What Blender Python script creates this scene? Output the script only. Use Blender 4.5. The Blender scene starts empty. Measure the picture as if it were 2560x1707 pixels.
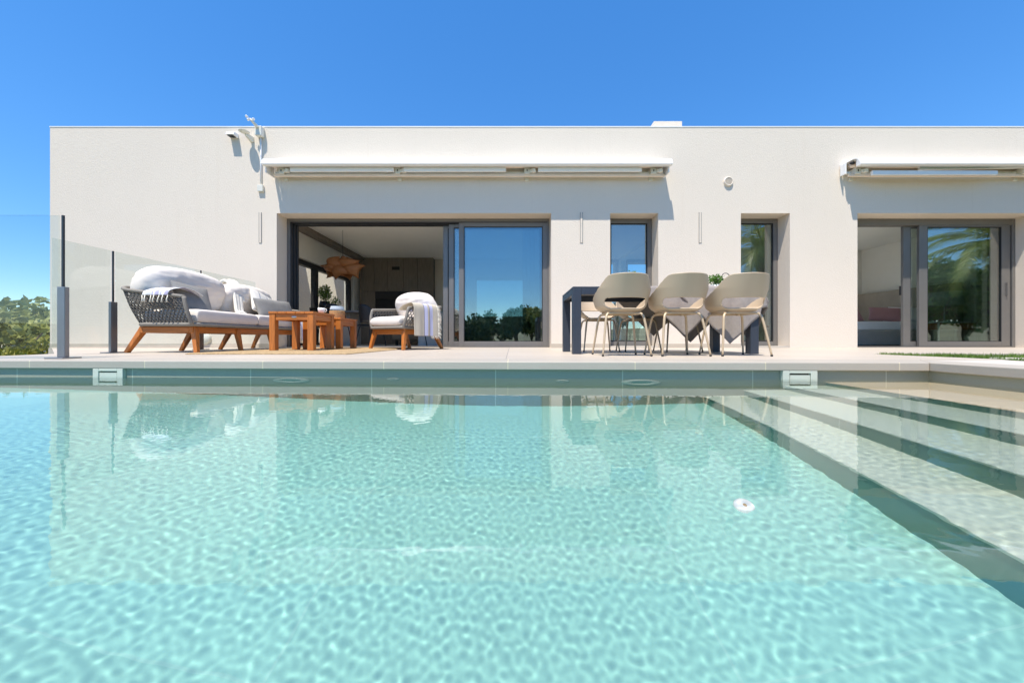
import bpy, bmesh, math, random
import numpy as np
from mathutils import Vector, Matrix, noise
R = math.radians
sc = bpy.context.scene
COL = sc.collection
random.seed(7)

# ------------------------------------------------------------------ camera, sky, sun, exposure
cam = bpy.data.cameras.new('camera')
cam_o = bpy.data.objects.new('camera', cam)
COL.objects.link(cam_o)
sc.camera = cam_o
cam_o.location = (0, 0, .165)
cam_o.rotation_euler = (R(90), 0, 0)
cam.sensor_width = 36
cam.lens = 36 * 900 / 2560
cam.shift_y = -6.5 / 2560
cam.clip_start = .02
cam.clip_end = 2000
SUN = Vector((.5, 1, -2.7))
world = bpy.data.worlds.new('World')
sc.world = world
world.use_nodes = True
wn = world.node_tree
sky = wn.nodes.new('ShaderNodeTexSky')
sky.sky_type = 'NISHITA'
sky.sun_disc = False
sky.sun_elevation = R(67.5)
sky.sun_rotation = math.atan2(-.5, -1)
sky.altitude = 1500
sky.air_density = 1.0
sky.dust_density = .1
sky.ozone_density = 3.0
hs = wn.nodes.new('ShaderNodeHueSaturation')
hs.inputs['Saturation'].default_value = 1.27
hs.inputs['Value'].default_value = 1.0
sp_ = wn.nodes.new('ShaderNodeSeparateColor')          # tame the very bright horizon
wn.links.new(sky.outputs[0], sp_.inputs[0])
den = wn.nodes.new('ShaderNodeMath'); den.operation = 'MULTIPLY_ADD'
den.inputs[1].default_value = .18; den.inputs[2].default_value = 1
wn.links.new(sp_.outputs[2], den.inputs[0])
fac = wn.nodes.new('ShaderNodeMath'); fac.operation = 'DIVIDE'; fac.inputs[0].default_value = 1.56
wn.links.new(den.outputs[0], fac.inputs[1])
sc_ = wn.nodes.new('ShaderNodeVectorMath'); sc_.operation = 'SCALE'
wn.links.new(sky.outputs[0], sc_.inputs[0]); wn.links.new(fac.outputs[0], sc_.inputs['Scale'])
wn.links.new(sc_.outputs[0], hs.inputs['Color'])
wn.links.new(hs.outputs[0], wn.nodes['Background'].inputs[0])
wn.nodes['Background'].inputs[1].default_value = .15
sun_l = bpy.data.lights.new('sun', 'SUN')
sun_l.energy = 3.7
sun_l.angle = R(.5)
sun_l.color = (1, .925, .81)
sun_o = bpy.data.objects.new('sun', sun_l)
COL.objects.link(sun_o)
sun_o.location = (-20, -40, 108)
sun_o.rotation_euler = SUN.to_track_quat('-Z', 'Y').to_euler()
sun_l.cycles.is_caustics_light = True
sc.view_settings.view_transform = 'Standard'
sc.view_settings.look = 'None'
sc.view_settings.exposure = .90
sc.view_settings.gamma = 1
sc.cycles.use_denoising = True
sc.cycles.denoiser = 'OPENIMAGEDENOISE'
sc.cycles.caustics_reflective = False
sc.cycles.caustics_refractive = True
sc.cycles.max_bounces = 14
sc.cycles.transmission_bounces = 12
sc.cycles.transparent_max_bounces = 24
sc.cycles.diffuse_bounces = 5
sc.cycles.glossy_bounces = 6

# ------------------------------------------------------------------ materials
def nodes_of(name):
    m = bpy.data.materials.new(name)
    m.use_nodes = True
    t = m.node_tree
    return m, t, t.nodes['Principled BSDF']

def math_node(t, op, a, b=None, c=None):
    n = t.nodes.new('ShaderNodeMath'); n.operation = op
    for i, v in enumerate((a, b, c)):
        if v is None: continue
        if isinstance(v, (int, float)): n.inputs[i].default_value = v
        else: t.links.new(v, n.inputs[i])
    return n.outputs[0]

def mixc(t, fac, a, b):
    n = t.nodes.new('ShaderNodeMix'); n.data_type = 'RGBA'
    for idx, v in ((0, fac), (6, a), (7, b)):
        if isinstance(v, (int, float)): n.inputs[idx].default_value = v
        elif isinstance(v, (tuple, list)): n.inputs[idx].default_value = (*v[:3], 1)
        else: t.links.new(v, n.inputs[idx])
    return n.outputs[2]

def coords(t, kind='Object', scale=(1, 1, 1)):
    c = t.nodes.new('ShaderNodeTexCoord')
    if kind == 'World':
        c = t.nodes.new('ShaderNodeNewGeometry'); out = c.outputs['Position']
    else:
        out = c.outputs[kind]
    mp = t.nodes.new('ShaderNodeMapping'); mp.inputs['Scale'].default_value = scale
    t.links.new(out, mp.inputs[0])
    return mp.outputs[0]

def noise_tex(t, vec, scale, detail=4, rough=.55):
    n = t.nodes.new('ShaderNodeTexNoise')
    n.inputs['Scale'].default_value = scale; n.inputs['Detail'].default_value = detail
    n.inputs['Roughness'].default_value = rough
    t.links.new(vec, n.inputs['Vector'])
    return n.outputs['Fac']

def add_bump(t, b, h, strength, dist):
    bp = t.nodes.new('ShaderNodeBump'); bp.inputs['Strength'].default_value = strength
    bp.inputs['Distance'].default_value = dist
    t.links.new(h, bp.inputs['Height']); t.links.new(bp.outputs[0], b.inputs['Normal'])

def pm(name, col, rough=.6, metal=0, var=.08, vscale=5, bump=0, bscale=90, bdist=.004, scale=(1, 1, 1), kind='Object', spec=.5, coat=0, trans=None):
    m, t, b = nodes_of(name)
    vec = coords(t, kind, scale)
    f = noise_tex(t, vec, vscale)
    ramp = math_node(t, 'MULTIPLY_ADD', f, 2.2, -.6)
    cl = t.nodes.new('ShaderNodeClamp'); t.links.new(ramp, cl.inputs[0])
    lo = tuple(c * (1 - var) for c in col); hi = tuple(min(1, c * (1 + var)) for c in col)
    t.links.new(mixc(t, cl.outputs[0], lo, hi), b.inputs['Base Color'])
    b.inputs['Roughness'].default_value = rough
    b.inputs['Metallic'].default_value = metal
    b.inputs['Specular IOR Level'].default_value = spec
    if coat: b.inputs['Coat Weight'].default_value = coat
    if bump: add_bump(t, b, noise_tex(t, vec, bscale, 3), bump, bdist)
    if trans:
        b.inputs['Subsurface Weight'].default_value = 0
        tr = t.nodes.new('ShaderNodeBsdfTranslucent'); tr.inputs[0].default_value = (*col, 1)
        mx = t.nodes.new('ShaderNodeMixShader'); mx.inputs[0].default_value = trans
        t.links.new(b.outputs[0], mx.inputs[1]); t.links.new(tr.outputs[0], mx.inputs[2])
        t.links.new(mx.outputs[0], t.nodes['Material Output'].inputs[0])
    return m

def joint_mask(t, sep, axis, period, off, w):
    u = math_node(t, 'ADD', sep.outputs[axis], off)
    fr = math_node(t, 'FRACT', math_node(t, 'DIVIDE', u, period))
    d = math_node(t, 'ABSOLUTE', math_node(t, 'SUBTRACT', fr, .5))
    return math_node(t, 'GREATER_THAN', d, .5 - w / period / 2)

def tile_mat(name, col, jcol, px, py, ox=0, oy=0, w=.005, rough=.5, var=.05, axes=(0, 1), vscale=1.2):
    m, t, b = nodes_of(name)
    vec = coords(t, 'World')
    sep = t.nodes.new('ShaderNodeSeparateXYZ'); t.links.new(vec, sep.inputs[0])
    f = noise_tex(t, vec, vscale, 5); f2 = noise_tex(t, vec, 60, 3)
    mid = math_node(t, 'ADD', math_node(t, 'MULTIPLY_ADD', f, 1.4, -.45), math_node(t, 'MULTIPLY_ADD', f2, .5, -.25))
    cl = t.nodes.new('ShaderNodeClamp'); t.links.new(mid, cl.inputs[0])
    base = mixc(t, cl.outputs[0], tuple(c * (1 - var) for c in col), tuple(min(1, c * (1 + var)) for c in col))
    fx = math_node(t, 'FLOOR', math_node(t, 'DIVIDE', math_node(t, 'ADD', sep.outputs[axes[0]], ox), px)) if px else 0
    fy = math_node(t, 'FLOOR', math_node(t, 'DIVIDE', math_node(t, 'ADD', sep.outputs[axes[1]], oy), py)) if py else 0
    cv = t.nodes.new('ShaderNodeCombineXYZ')
    for i_, q in ((0, fx), (1, fy)):
        if not isinstance(q, int): t.links.new(q, cv.inputs[i_])
    wn_ = t.nodes.new('ShaderNodeTexWhiteNoise'); t.links.new(cv.outputs[0], wn_.inputs['Vector'])
    sv = t.nodes.new('ShaderNodeVectorMath'); sv.operation = 'SCALE'
    t.links.new(base, sv.inputs[0]); t.links.new(math_node(t, 'MULTIPLY_ADD', wn_.outputs['Value'], .10, .95), sv.inputs['Scale'])
    base = sv.outputs[0]
    j = None
    for a, p, o in ((axes[0], px, ox), (axes[1], py, oy)):
        if p:
            k = joint_mask(t, sep, a, p, o, w)
            j = k if j is None else math_node(t, 'MAXIMUM', j, k)
    out = mixc(t, j, base, jcol) if j is not None else base
    t.links.new(out, b.inputs['Base Color'])
    b.inputs['Roughness'].default_value = rough
    add_bump(t, b, f2, .15, .002)
    return m

def wood(name, axis, col=(.50, .165, .03)):
    s = [14, 14, 14]; s[axis] = 1.1
    m, t, b = nodes_of(name)
    vec = coords(t, 'Object', s)
    f = noise_tex(t, vec, 5, 6, .65)
    cl = t.nodes.new('ShaderNodeClamp'); t.links.new(math_node(t, 'MULTIPLY_ADD', f, 2.4, -.7), cl.inputs[0])
    t.links.new(mixc(t, cl.outputs[0], tuple(c * .62 for c in col), tuple(c * 1.25 for c in col)), b.inputs['Base Color'])
    b.inputs['Roughness'].default_value = .42
    add_bump(t, b, f, .12, .002)
    return m

def glass(name, tint, ior, rough=0):
    m = bpy.data.materials.new(name); m.use_nodes = True
    t = m.node_tree; t.nodes.clear()
    o = t.nodes.new('ShaderNodeOutputMaterial')
    tr = t.nodes.new('ShaderNodeBsdfTransparent'); tr.inputs[0].default_value = (*tint, 1)
    gl = t.nodes.new('ShaderNodeBsdfGlossy'); gl.inputs['Roughness'].default_value = rough
    fr = t.nodes.new('ShaderNodeFresnel')
    ge = t.nodes.new('ShaderNodeNewGeometry')      # a thin sheet: both faces reflect alike
    t.links.new(math_node(t, 'MULTIPLY_ADD', ge.outputs['Backfacing'], 1 / ior - ior, ior), fr.inputs['IOR'])
    mx = t.nodes.new('ShaderNodeMixShader')
    t.links.new(fr.outputs[0], mx.inputs[0]); t.links.new(tr.outputs[0], mx.inputs[1]); t.links.new(gl.outputs[0], mx.inputs[2])
    t.links.new(mx.outputs[0], o.inputs[0])
    return m

def stripe_mat(name, base, stripes, axis=0, rough=.9):
    """woven cloth, stripes run along the other axis (object coordinates)"""
    m, t, b = nodes_of(name)
    vec = coords(t, 'Object')
    sep = t.nodes.new('ShaderNodeSeparateXYZ'); t.links.new(vec, sep.inputs[0])
    f = noise_tex(t, vec, 220, 2)
    cur = mixc(t, f, tuple(c * .86 for c in base), tuple(min(1, c * 1.1) for c in base))
    for a, c_, col in stripes:
        d = math_node(t, 'ABSOLUTE', math_node(t, 'SUBTRACT', sep.outputs[axis], (a + c_) / 2))
        cur = mixc(t, math_node(t, 'LESS_THAN', d, (c_ - a) / 2), cur, col)
    t.links.new(cur, b.inputs['Base Color'])
    b.inputs['Roughness'].default_value = rough
    b.inputs['Specular IOR Level'].default_value = .15
    add_bump(t, b, f, .5, .003)
    return m

M = {}
def stucco(name, col):
    m, t, b = nodes_of(name)
    vec = coords(t, 'World')
    big = noise_tex(t, vec, .7, 5); fine = noise_tex(t, vec, 45, 5, .6); grain = noise_tex(t, vec, 170, 2)
    cl = t.nodes.new('ShaderNodeClamp')
    t.links.new(math_node(t, 'ADD', math_node(t, 'MULTIPLY_ADD', big, .9, -.25), math_node(t, 'MULTIPLY_ADD', fine, .8, -.3)), cl.inputs[0])
    body = mixc(t, cl.outputs[0], tuple(c * .95 for c in col), tuple(min(1, c * 1.04) for c in col))
    streak = noise_tex(t, coords(t, 'World', (5, 5, .22)), 1.6, 6, .7)          # old rain marks
    c2 = t.nodes.new('ShaderNodeClamp'); t.links.new(math_node(t, 'MULTIPLY_ADD', streak, 3.2, -1.85), c2.inputs[0])
    t.links.new(mixc(t, math_node(t, 'MULTIPLY', c2.outputs[0], .35), body, tuple(c * k for c, k in zip(col, (.84, .80, .75)))), b.inputs['Base Color'])
    b.inputs['Roughness'].default_value = .9
    b.inputs['Specular IOR Level'].default_value = .2
    add_bump(t, b, math_node(t, 'ADD', fine, math_node(t, 'MULTIPLY', grain, .6)), .65, .007)
    return m
M['stucco'] = stucco('white_stucco', (.78, .695, .595))
M['plinth'] = pm('beige_plinth', (.50, .44, .36), .7, bump=.2)
M['cap'] = pm('white_coping_paint', (.82, .80, .76), .5, var=.03)
M['alu'] = pm('grey_aluminium', (.20, .19, .18), .42, .35, var=.04)
M['alud'] = pm('dark_track', (.045, .045, .05), .5, .3, var=.05)
M['rubber'] = pm('black_rubber', (.012, .012, .013), .6)
M['pane'] = glass('window_glass', (.80, .88, .87), 3.0)
M['pane_clear'] = glass('clear_window_glass', (.93, .96, .95), 1.5)
M['pane_mid'] = glass('tinted_window_glass', (.84, .91, .88), 2.8)
M['fence_glass'] = glass('fence_glass', (.925, .955, .945), 1.42)
M['jar_glass'] = glass('jar_glass', (.95, .97, .96), 1.45)
M['fence_metal'] = pm('grey_fence_metal', (.27, .27, .28), .35, .6, var=.05)
M['fence_dark'] = pm('dark_fence_profile', (.06, .065, .07), .4, .5, var=.05)
M['paint'] = pm('white_powder_coat', (.84, .84, .84), .3, var=.015)
M['arm'] = pm('pale_arm_paint', (.86, .86, .85), .35, var=.03)
M['cream'] = pm('cream_awning_fabric', (.90, .74, .60), .85, var=.04)
M['plastic'] = pm('cream_plastic', (.72, .70, .62), .4, var=.03)
M['deck'] = tile_mat('deck_tile', (.50, .435, .36), (.25, .22, .18), .91, .91, .05, .2, .006)
M['pale'] = tile_mat('pale_paving', (.58, .53, .46), (.4, .36, .3), .9, .9, .1, 0, .005)
M['coping'] = tile_mat('coping_tile', (.44, .395, .33), (.62, .55, .38), .91, 0, .03, 0, .006, var=.04, vscale=3)
M['floor_in'] = tile_mat('indoor_tile', (.68, .64, .58), (.4, .4, .38), .9, .9, 0, 0, .004, rough=.35)
M['plaster'] = pm('interior_plaster', (.88, .86, .80), .85, var=.02)
M['ceil'] = pm('ceiling_plaster', (.90, .88, .81), .9, var=.02)
M['cab'] = pm('dark_oak_panel', (.22, .185, .15), .6, var=.18, vscale=8, scale=(3, 3, .5), bump=.1)
M['cabgap'] = pm('black_joint', (.012, .012, .012), .8)
M['black'] = pm('matt_black', (.013, .013, .014), .45)
M['blackmetal'] = pm('black_metal', (.02, .022, .025), .4, .5)
M['greypanel'] = pm('grey_panel', (.55, .49, .42), .6)
M['tabletop'] = pm('dark_table_top', (.24, .20, .16), .45, var=.12, scale=(1, 8, 8))
M['wood_x'] = wood('teak_x', 0); M['wood_y'] = wood('teak_y', 1); M['wood_z'] = wood('teak_z', 2)
M['veneer'] = pm('brown_veneer', (.42, .165, .055), .5, var=.2, vscale=6, scale=(1, 1, 9), trans=.12)
M['rope'] = pm('taupe_rope', (.235, .215, .185), .85, var=.25, vscale=120, bump=.6, bscale=260)
M['rope_dark'] = pm('charcoal_rope', (.115, .108, .098), .85, var=.25, vscale=120, bump=.6, bscale=260)
M['cushion'] = pm('off_white_linen', (.77, .71, .645), .92, var=.03, vscale=9, bump=.35, bscale=320, bdist=.002, spec=.15)
M['grey_linen'] = pm('grey_linen', (.235, .23, .22), .92, var=.1, vscale=10, bump=.4, bscale=300, bdist=.002, spec=.15)
M['throw'] = pm('cream_wool', (.80, .76, .67), .95, var=.06, vscale=30, bump=.7, bscale=160, bdist=.004, spec=.1)
M['fringe'] = pm('cream_fringe', (.82, .78, .68), .95, var=.08, vscale=40, spec=.1)
M['jute'] = pm('jute_weave', (.46, .33, .185), .95, var=.28, vscale=45, bump=1, bscale=140, bdist=.012, spec=.1)
M['jute_rope'] = pm('jute_rope', (.50, .30, .13), .9, var=.25, vscale=60, bump=.6, bscale=200)
M['rail_grey'] = pm('warm_grey_rail', (.36, .34, .31), .6)
M['china'] = pm('white_china', (.8, .8, .78), .2, var=.02)
M['metal'] = pm('brushed_metal', (.5, .5, .5), .3, .9)
M['slate'] = pm('slate_blue_paint', (.045, .055, .075), .42, .2, var=.06)
M['shell'] = pm('beige_plastic_shell', (.53, .415, .285), .42, var=.02)
M['leg'] = pm('champagne_leg_paint', (.52, .40, .26), .38, .15, var=.04)
M['cloth'] = pm('greige_cotton', (.37, .33, .305), .8, var=.1, vscale=25, bump=.3, bscale=60, spec=.2, trans=.12)
M['leaf'] = pm('green_leaf', (.11, .23, .035), .55, var=.45, vscale=14, trans=.3)
M['leaf_lime'] = pm('lime_leaf', (.16, .24, .035), .55, var=.4, vscale=14, trans=.3)
M['leaf_dark'] = pm('dark_green_leaf', (.045, .085, .022), .6, var=.5, vscale=1.3, trans=.2)
M['leaf_olive'] = pm('olive_leaf', (.25, .26, .07), .6, var=.45, vscale=1.1, trans=.2)
M['leaf_warm'] = pm('yellow_green_leaf', (.28, .26, .03), .6, var=.5, vscale=1.4, trans=.25)
M['palm'] = pm('palm_leaflet', (.36, .42, .10), .45, var=.4, vscale=3, trans=.3)
M['bark'] = pm('brown_bark', (.13, .09, .06), .9, var=.4, vscale=6, bump=1, bscale=20, bdist=.03)
M['grass'] = pm('grass_blade', (.13, .22, .03), .6, var=.4, vscale=9, trans=.3)
M['soil'] = pm('lawn_ground', (.08, .12, .025), .95, var=.35, vscale=9, bump=.6, bscale=40, kind='World')
M['earth'] = pm('dry_hillside', (.16, .15, .085), .95, var=.4, vscale=.08, bump=.5, bscale=3, kind='World')
M['bed'] = pm('grey_bed_base', (.42, .39, .34), .9, bump=.3, bscale=200)
M['sheet'] = pm('white_bed_linen', (.84, .82, .79), .9, var=.02, bump=.15, bscale=20)
M['pink'] = pm('dusty_rose_velvet', (.42, .22, .21), .9, var=.08)
M['headboard'] = pm('taupe_upholstery', (.42, .355, .28), .9, bump=.3, bscale=200)
M['curtain'] = pm('pale_curtain', (.66, .62, .55), .9, var=.03, trans=.3)
M['shade'] = pm('white_lamp_shade', (.75, .74, .70), .8, trans=.2)
# pool finishes, with water tint and riser shade put into the colours
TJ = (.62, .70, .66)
M['pool_floor'] = tile_mat('pool_floor_water_tint', (.305, .60, .53), (.34, .62, .55), 1.2, 1.2, .62, .3, .008, rough=.5, var=.06)  # mint stands in for the tint of deep water over beige tile
M['pool_step'] = tile_mat('pool_step_water_tint', (.54, .62, .52), (.56, .63, .53), 0, .95, 0, .1, .006, rough=.5, var=.05)  # weaker water tint mixed into the tread colour
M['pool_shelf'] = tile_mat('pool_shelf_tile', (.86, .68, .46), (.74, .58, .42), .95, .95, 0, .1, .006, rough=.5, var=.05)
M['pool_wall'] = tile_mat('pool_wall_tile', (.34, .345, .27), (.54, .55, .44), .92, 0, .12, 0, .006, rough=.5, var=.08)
M['pool_riser'] = tile_mat('pool_riser_shade_tint', (.15, .315, .265), (.28, .44, .38), 0, .95, 0, .1, .006, rough=.5, var=.06, axes=(0, 1))  # darker than the treads: the risers' shade is in the colour
M['pool_plastic'] = pm('pool_fitting_plastic', (.58, .60, .51), .35, var=.03)

# ------------------------------------------------------------------ mesh helpers
class MB:
    def __init__(s): s.v, s.f, s.s = [], [], []
    def add(s, v, f, smooth=False, T=None):
        o = len(s.v)
        s.v += [tuple(T @ Vector(p)) if T else tuple(p) for p in v]
        s.f += [tuple(i + o for i in q) for q in f]
        s.s += [smooth] * len(f)
        return s
    def box(s, x0, x1, y0, y1, z0, z1, T=None):
        v = [(x, y, z) for x in (x0, x1) for y in (y0, y1) for z in (z0, z1)]
        f = [(0, 1, 3, 2), (4, 6, 7, 5), (0, 4, 5, 1), (2, 3, 7, 6), (0, 2, 6, 4), (1, 5, 7, 3)]
        return s.add(v, f, False, T)
    def prism(s, poly, z0, z1):
        n = len(poly)
        a = sum(poly[i][0] * poly[(i + 1) % n][1] - poly[(i + 1) % n][0] * poly[i][1] for i in range(n))
        if a < 0: poly = poly[::-1]
        v = [(x, y, z0) for x, y in poly] + [(x, y, z1) for x, y in poly]
        f = [tuple(range(n))[::-1], tuple(range(n, 2 * n))] + [(i, (i + 1) % n, n + (i + 1) % n, n + i) for i in range(n)]
        return s.add(v, f)
    def taper(s, p, q, a, b, up=(0, 1, 0)):
        """square bar from p to q, half sizes a -> b"""
        p, q = Vector(p), Vector(q); d = (q - p).normalized()
        x = Vector(up).cross(d).normalized(); y = d.cross(x)
        v = []
        for c, (hx, hy) in ((p, a), (q, b)):
            for sx, sy in ((-1, -1), (1, -1), (1, 1), (-1, 1)):
                v.append(c + x * hx * sx + y * hy * sy)
        return s.add(v, [(3, 2, 1, 0), (4, 5, 6, 7), (0, 1, 5, 4), (1, 2, 6, 5), (2, 3, 7, 6), (3, 0, 4, 7)])
    def tube(s, pts, r, n=8, closed=False, caps=True):
        pts = [Vector(p) for p in pts]; k = len(pts)
        rr = r if isinstance(r, (list, tuple)) else [r] * k
        v = []; px = None
        for i, p in enumerate(pts):
            if closed: d = pts[(i + 1) % k] - pts[i - 1]
            else: d = pts[min(i + 1, k - 1)] - pts[max(i - 1, 0)]
            d.normalize()
            if px is None:
                px = d.orthogonal().normalized()
            else:
                px = px - d * px.dot(d)
                px = px.normalized() if px.length > 1e-6 else d.orthogonal().normalized()
            py = d.cross(px)
            for j in range(n):
                a = 2 * math.pi * j / n
                v.append(p + (px * math.cos(a) + py * math.sin(a)) * rr[i])
        f = []
        for i in range(k if closed else k - 1):
            for j in range(n):
                a, b = i * n + j, i * n + (j + 1) % n
                i2 = (i + 1) % k
                f.append((a, b, i2 * n + (j + 1) % n, i2 * n + j))
        if caps and not closed:
            f += [tuple(range(n))[::-1], tuple((k - 1) * n + j for j in range(n))]
        return s.add(v, f, True)
    def lathe(s, prof, n=24, c=(0, 0, 0), T=None):
        v = []; f = []
        for r, z in prof:
            for j in range(n):
                a = 2 * math.pi * j / n
                v.append((c[0] + r * math.cos(a), c[1] + r * math.sin(a), c[2] + z))
        for i in range(len(prof) - 1):
            for j in range(n):
                f.append((i * n + j, i * n + (j + 1) % n, (i + 1) * n + (j + 1) % n, (i + 1) * n + j))
        return s.add(v, f, True, T)
    def grid(s, P, smooth=True, wrap=False, T=None, keep=None):
        ny, nx = len(P), len(P[0]); v = [p for row in P for p in row]; f = []
        for j in range(ny - 1):
            for i in range(nx if wrap else nx - 1):
                if keep and not keep(i, j): continue
                i2 = (i + 1) % nx
                f.append((j * nx + i, j * nx + i2, (j + 1) * nx + i2, (j + 1) * nx + i))
        return s.add(v, f, smooth, T)
    def build(s, name, mat, parent=None, bevel=0, solid=0, sub=0, seg=2, merge=0):
        me = bpy.data.meshes.new(name)
        me.from_pydata([tuple(p) for p in s.v], [], s.f)
        me.polygons.foreach_set('use_smooth', s.s)
        if merge:
            bm = bmesh.new(); bm.from_mesh(me)
            bmesh.ops.remove_doubles(bm, verts=bm.verts[:], dist=merge); bm.to_mesh(me); bm.free()
        me.validate(); me.update()
        me.materials.append(M[mat] if isinstance(mat, str) else mat)
        o = bpy.data.objects.new(name, me); COL.objects.link(o)
        if parent: o.parent = parent
        if solid:
            d = o.modifiers.new('thickness', 'SOLIDIFY'); d.thickness = solid; d.offset = 0
        if bevel:
            d = o.modifiers.new('bevel', 'BEVEL'); d.width = bevel; d.segments = seg; d.limit_method = 'ANGLE'; d.angle_limit = R(40)
        if sub:
            d = o.modifiers.new('subdivision', 'SUBSURF'); d.levels = sub; d.render_levels = sub
        return o

def tag(o, label, cat, group=None, kind=None):
    o['label'] = label; o['category'] = cat
    if group: o['group'] = group
    if kind: o['kind'] = kind
    return o
def thing(name, label, cat, loc=(0, 0, 0), rz=0, group=None):
    o = bpy.data.objects.new(name, None); COL.objects.link(o)
    o.empty_display_size = .1; o.location = loc; o.rotation_euler = (0, 0, rz)
    return tag(o, label, cat, group)
def struct(o): o['kind'] = 'structure'; return o
def kids(o): return [c for c in bpy.data.objects if c.parent == o]
def dup(root, loc, rz, label, group=None):
    c = root.copy(); COL.objects.link(c); c.location = loc; c.rotation_euler = (0, 0, rz); c['label'] = label
    if group: c['group'] = group
    for ch in kids(root):
        d = ch.copy(); COL.objects.link(d); d.parent = c
        for g in kids(ch):
            e = g.copy(); COL.objects.link(e); e.parent = d
    return c
def bx(name, mat, parent, *b, bevel=0):
    m = MB(); m.box(*b); return m.build(name, mat, parent, bevel=bevel)

D = 6.67                                                      # distance of the facade
def FX(x, Y=D): return (x - 1280) * Y / 900
def FZ(y, Y=D): return .165 + (847 - y) * Y / 900
def GP(x, y):                                                 # a point on the terrace floor
    Y = 148.5 / (y - 847); return ((x - 1280) * Y / 900, Y)

# ------------------------------------------------------------------ setting: terrain, terrace, pool, water
def terr(x, y):
    h = -1.75
    if x < -6: h -= min(1, (-6 - x) / 9) ** 1.3 * 2.6
    d = math.hypot(x, y)
    h += 2.0 * noise.noise((x * .02, y * .02, 3)) * min(1, max(0, (d - 14) / 40))
    if d > 60: h += (d - 60) * .035
    if y < -14: h += min(1.0, (-14 - y) * .06)
    return h
n = 121
lin = [math.copysign(abs(t) ** 2.4, t) * 420 for t in np.linspace(-1, 1, n)]
m = MB(); m.grid([[(x, y, terr(x, y)) for x in lin] for y in lin])
struct(m.build('terrain', 'earth'))

ZW = -.122                                                    # water level
PC = (2.93, 2.53)                                             # far right inner corner of the pool
SL = .036
def wallY(x): return PC[1] - SL * (x - PC[0])                 # inner far wall line
XL, YN = -5.6, -2.6
XR = lambda y: PC[0] - .05 * (PC[1] - y)                      # inner right wall line
ZB = ZW - 1.0
# terrace (butts against the coping behind the far wall)
CW = .33
tp = [(-4.95, wallY(-4.95) + CW), (PC[0] + .3, wallY(PC[0] + .3) + CW), (3.95, 2.86), (3.95, 3.95), (14, 3.95), (14, D + .36), (-8.5, D + .36), (-8.5, 6.6), (-8.05, 6.3), (-5.06, 3.98), (-4.95, 3.6)]
m = MB(); m.prism(tp, -.5, 0); struct(m.build('terrace', 'deck'))
m = MB()
m.prism([(-4.95, wallY(-4.95) + CW), (-4.95, wallY(-4.95) - .03), (PC[0] - .03, wallY(PC[0]) - .03), (PC[0] + .3, wallY(PC[0] + .3) + CW)], -.06, .0)
m.prism([(PC[0] - .03, wallY(PC[0]) - .03), (XR(YN) - .03, YN), (XR(YN) + .3, YN), (PC[0] + .3, wallY(PC[0] + .3) + CW)], -.06, .0)
struct(m.build('pool_coping', 'coping', bevel=.006))
m = MB(); m.prism([(PC[0] + .3, wallY(PC[0] + .3) + CW), (XR(YN) + .3, YN), (3.78, YN), (3.9, 2.86), (3.95, 2.86)], -.5, -.003)
struct(m.build('path', 'pale'))
# shell
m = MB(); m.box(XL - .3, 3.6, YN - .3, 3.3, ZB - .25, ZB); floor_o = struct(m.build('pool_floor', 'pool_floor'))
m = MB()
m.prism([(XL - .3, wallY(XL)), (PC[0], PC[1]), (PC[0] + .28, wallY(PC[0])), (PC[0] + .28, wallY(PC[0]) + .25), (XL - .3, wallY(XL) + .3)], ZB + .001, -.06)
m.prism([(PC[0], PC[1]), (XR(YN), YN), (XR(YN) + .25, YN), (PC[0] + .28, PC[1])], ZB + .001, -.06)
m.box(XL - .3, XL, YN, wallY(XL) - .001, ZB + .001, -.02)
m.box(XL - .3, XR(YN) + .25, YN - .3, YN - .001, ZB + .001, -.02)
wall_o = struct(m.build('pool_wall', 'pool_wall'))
step_os = []
mt, mr = MB(), MB()
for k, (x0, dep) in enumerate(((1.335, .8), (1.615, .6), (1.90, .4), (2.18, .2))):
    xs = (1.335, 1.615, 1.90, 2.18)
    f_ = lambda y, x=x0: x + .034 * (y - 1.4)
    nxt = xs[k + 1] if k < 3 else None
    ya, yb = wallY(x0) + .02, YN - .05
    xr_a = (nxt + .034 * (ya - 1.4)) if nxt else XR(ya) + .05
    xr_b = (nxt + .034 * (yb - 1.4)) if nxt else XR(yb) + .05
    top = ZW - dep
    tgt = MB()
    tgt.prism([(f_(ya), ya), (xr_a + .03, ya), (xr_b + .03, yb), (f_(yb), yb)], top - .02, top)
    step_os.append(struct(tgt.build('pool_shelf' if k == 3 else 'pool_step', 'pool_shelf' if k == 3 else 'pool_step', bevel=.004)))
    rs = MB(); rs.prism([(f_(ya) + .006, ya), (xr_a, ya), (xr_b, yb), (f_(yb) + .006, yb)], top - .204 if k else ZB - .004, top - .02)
    step_os.append(struct(rs.build('pool_riser', 'pool_riser')))
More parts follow.
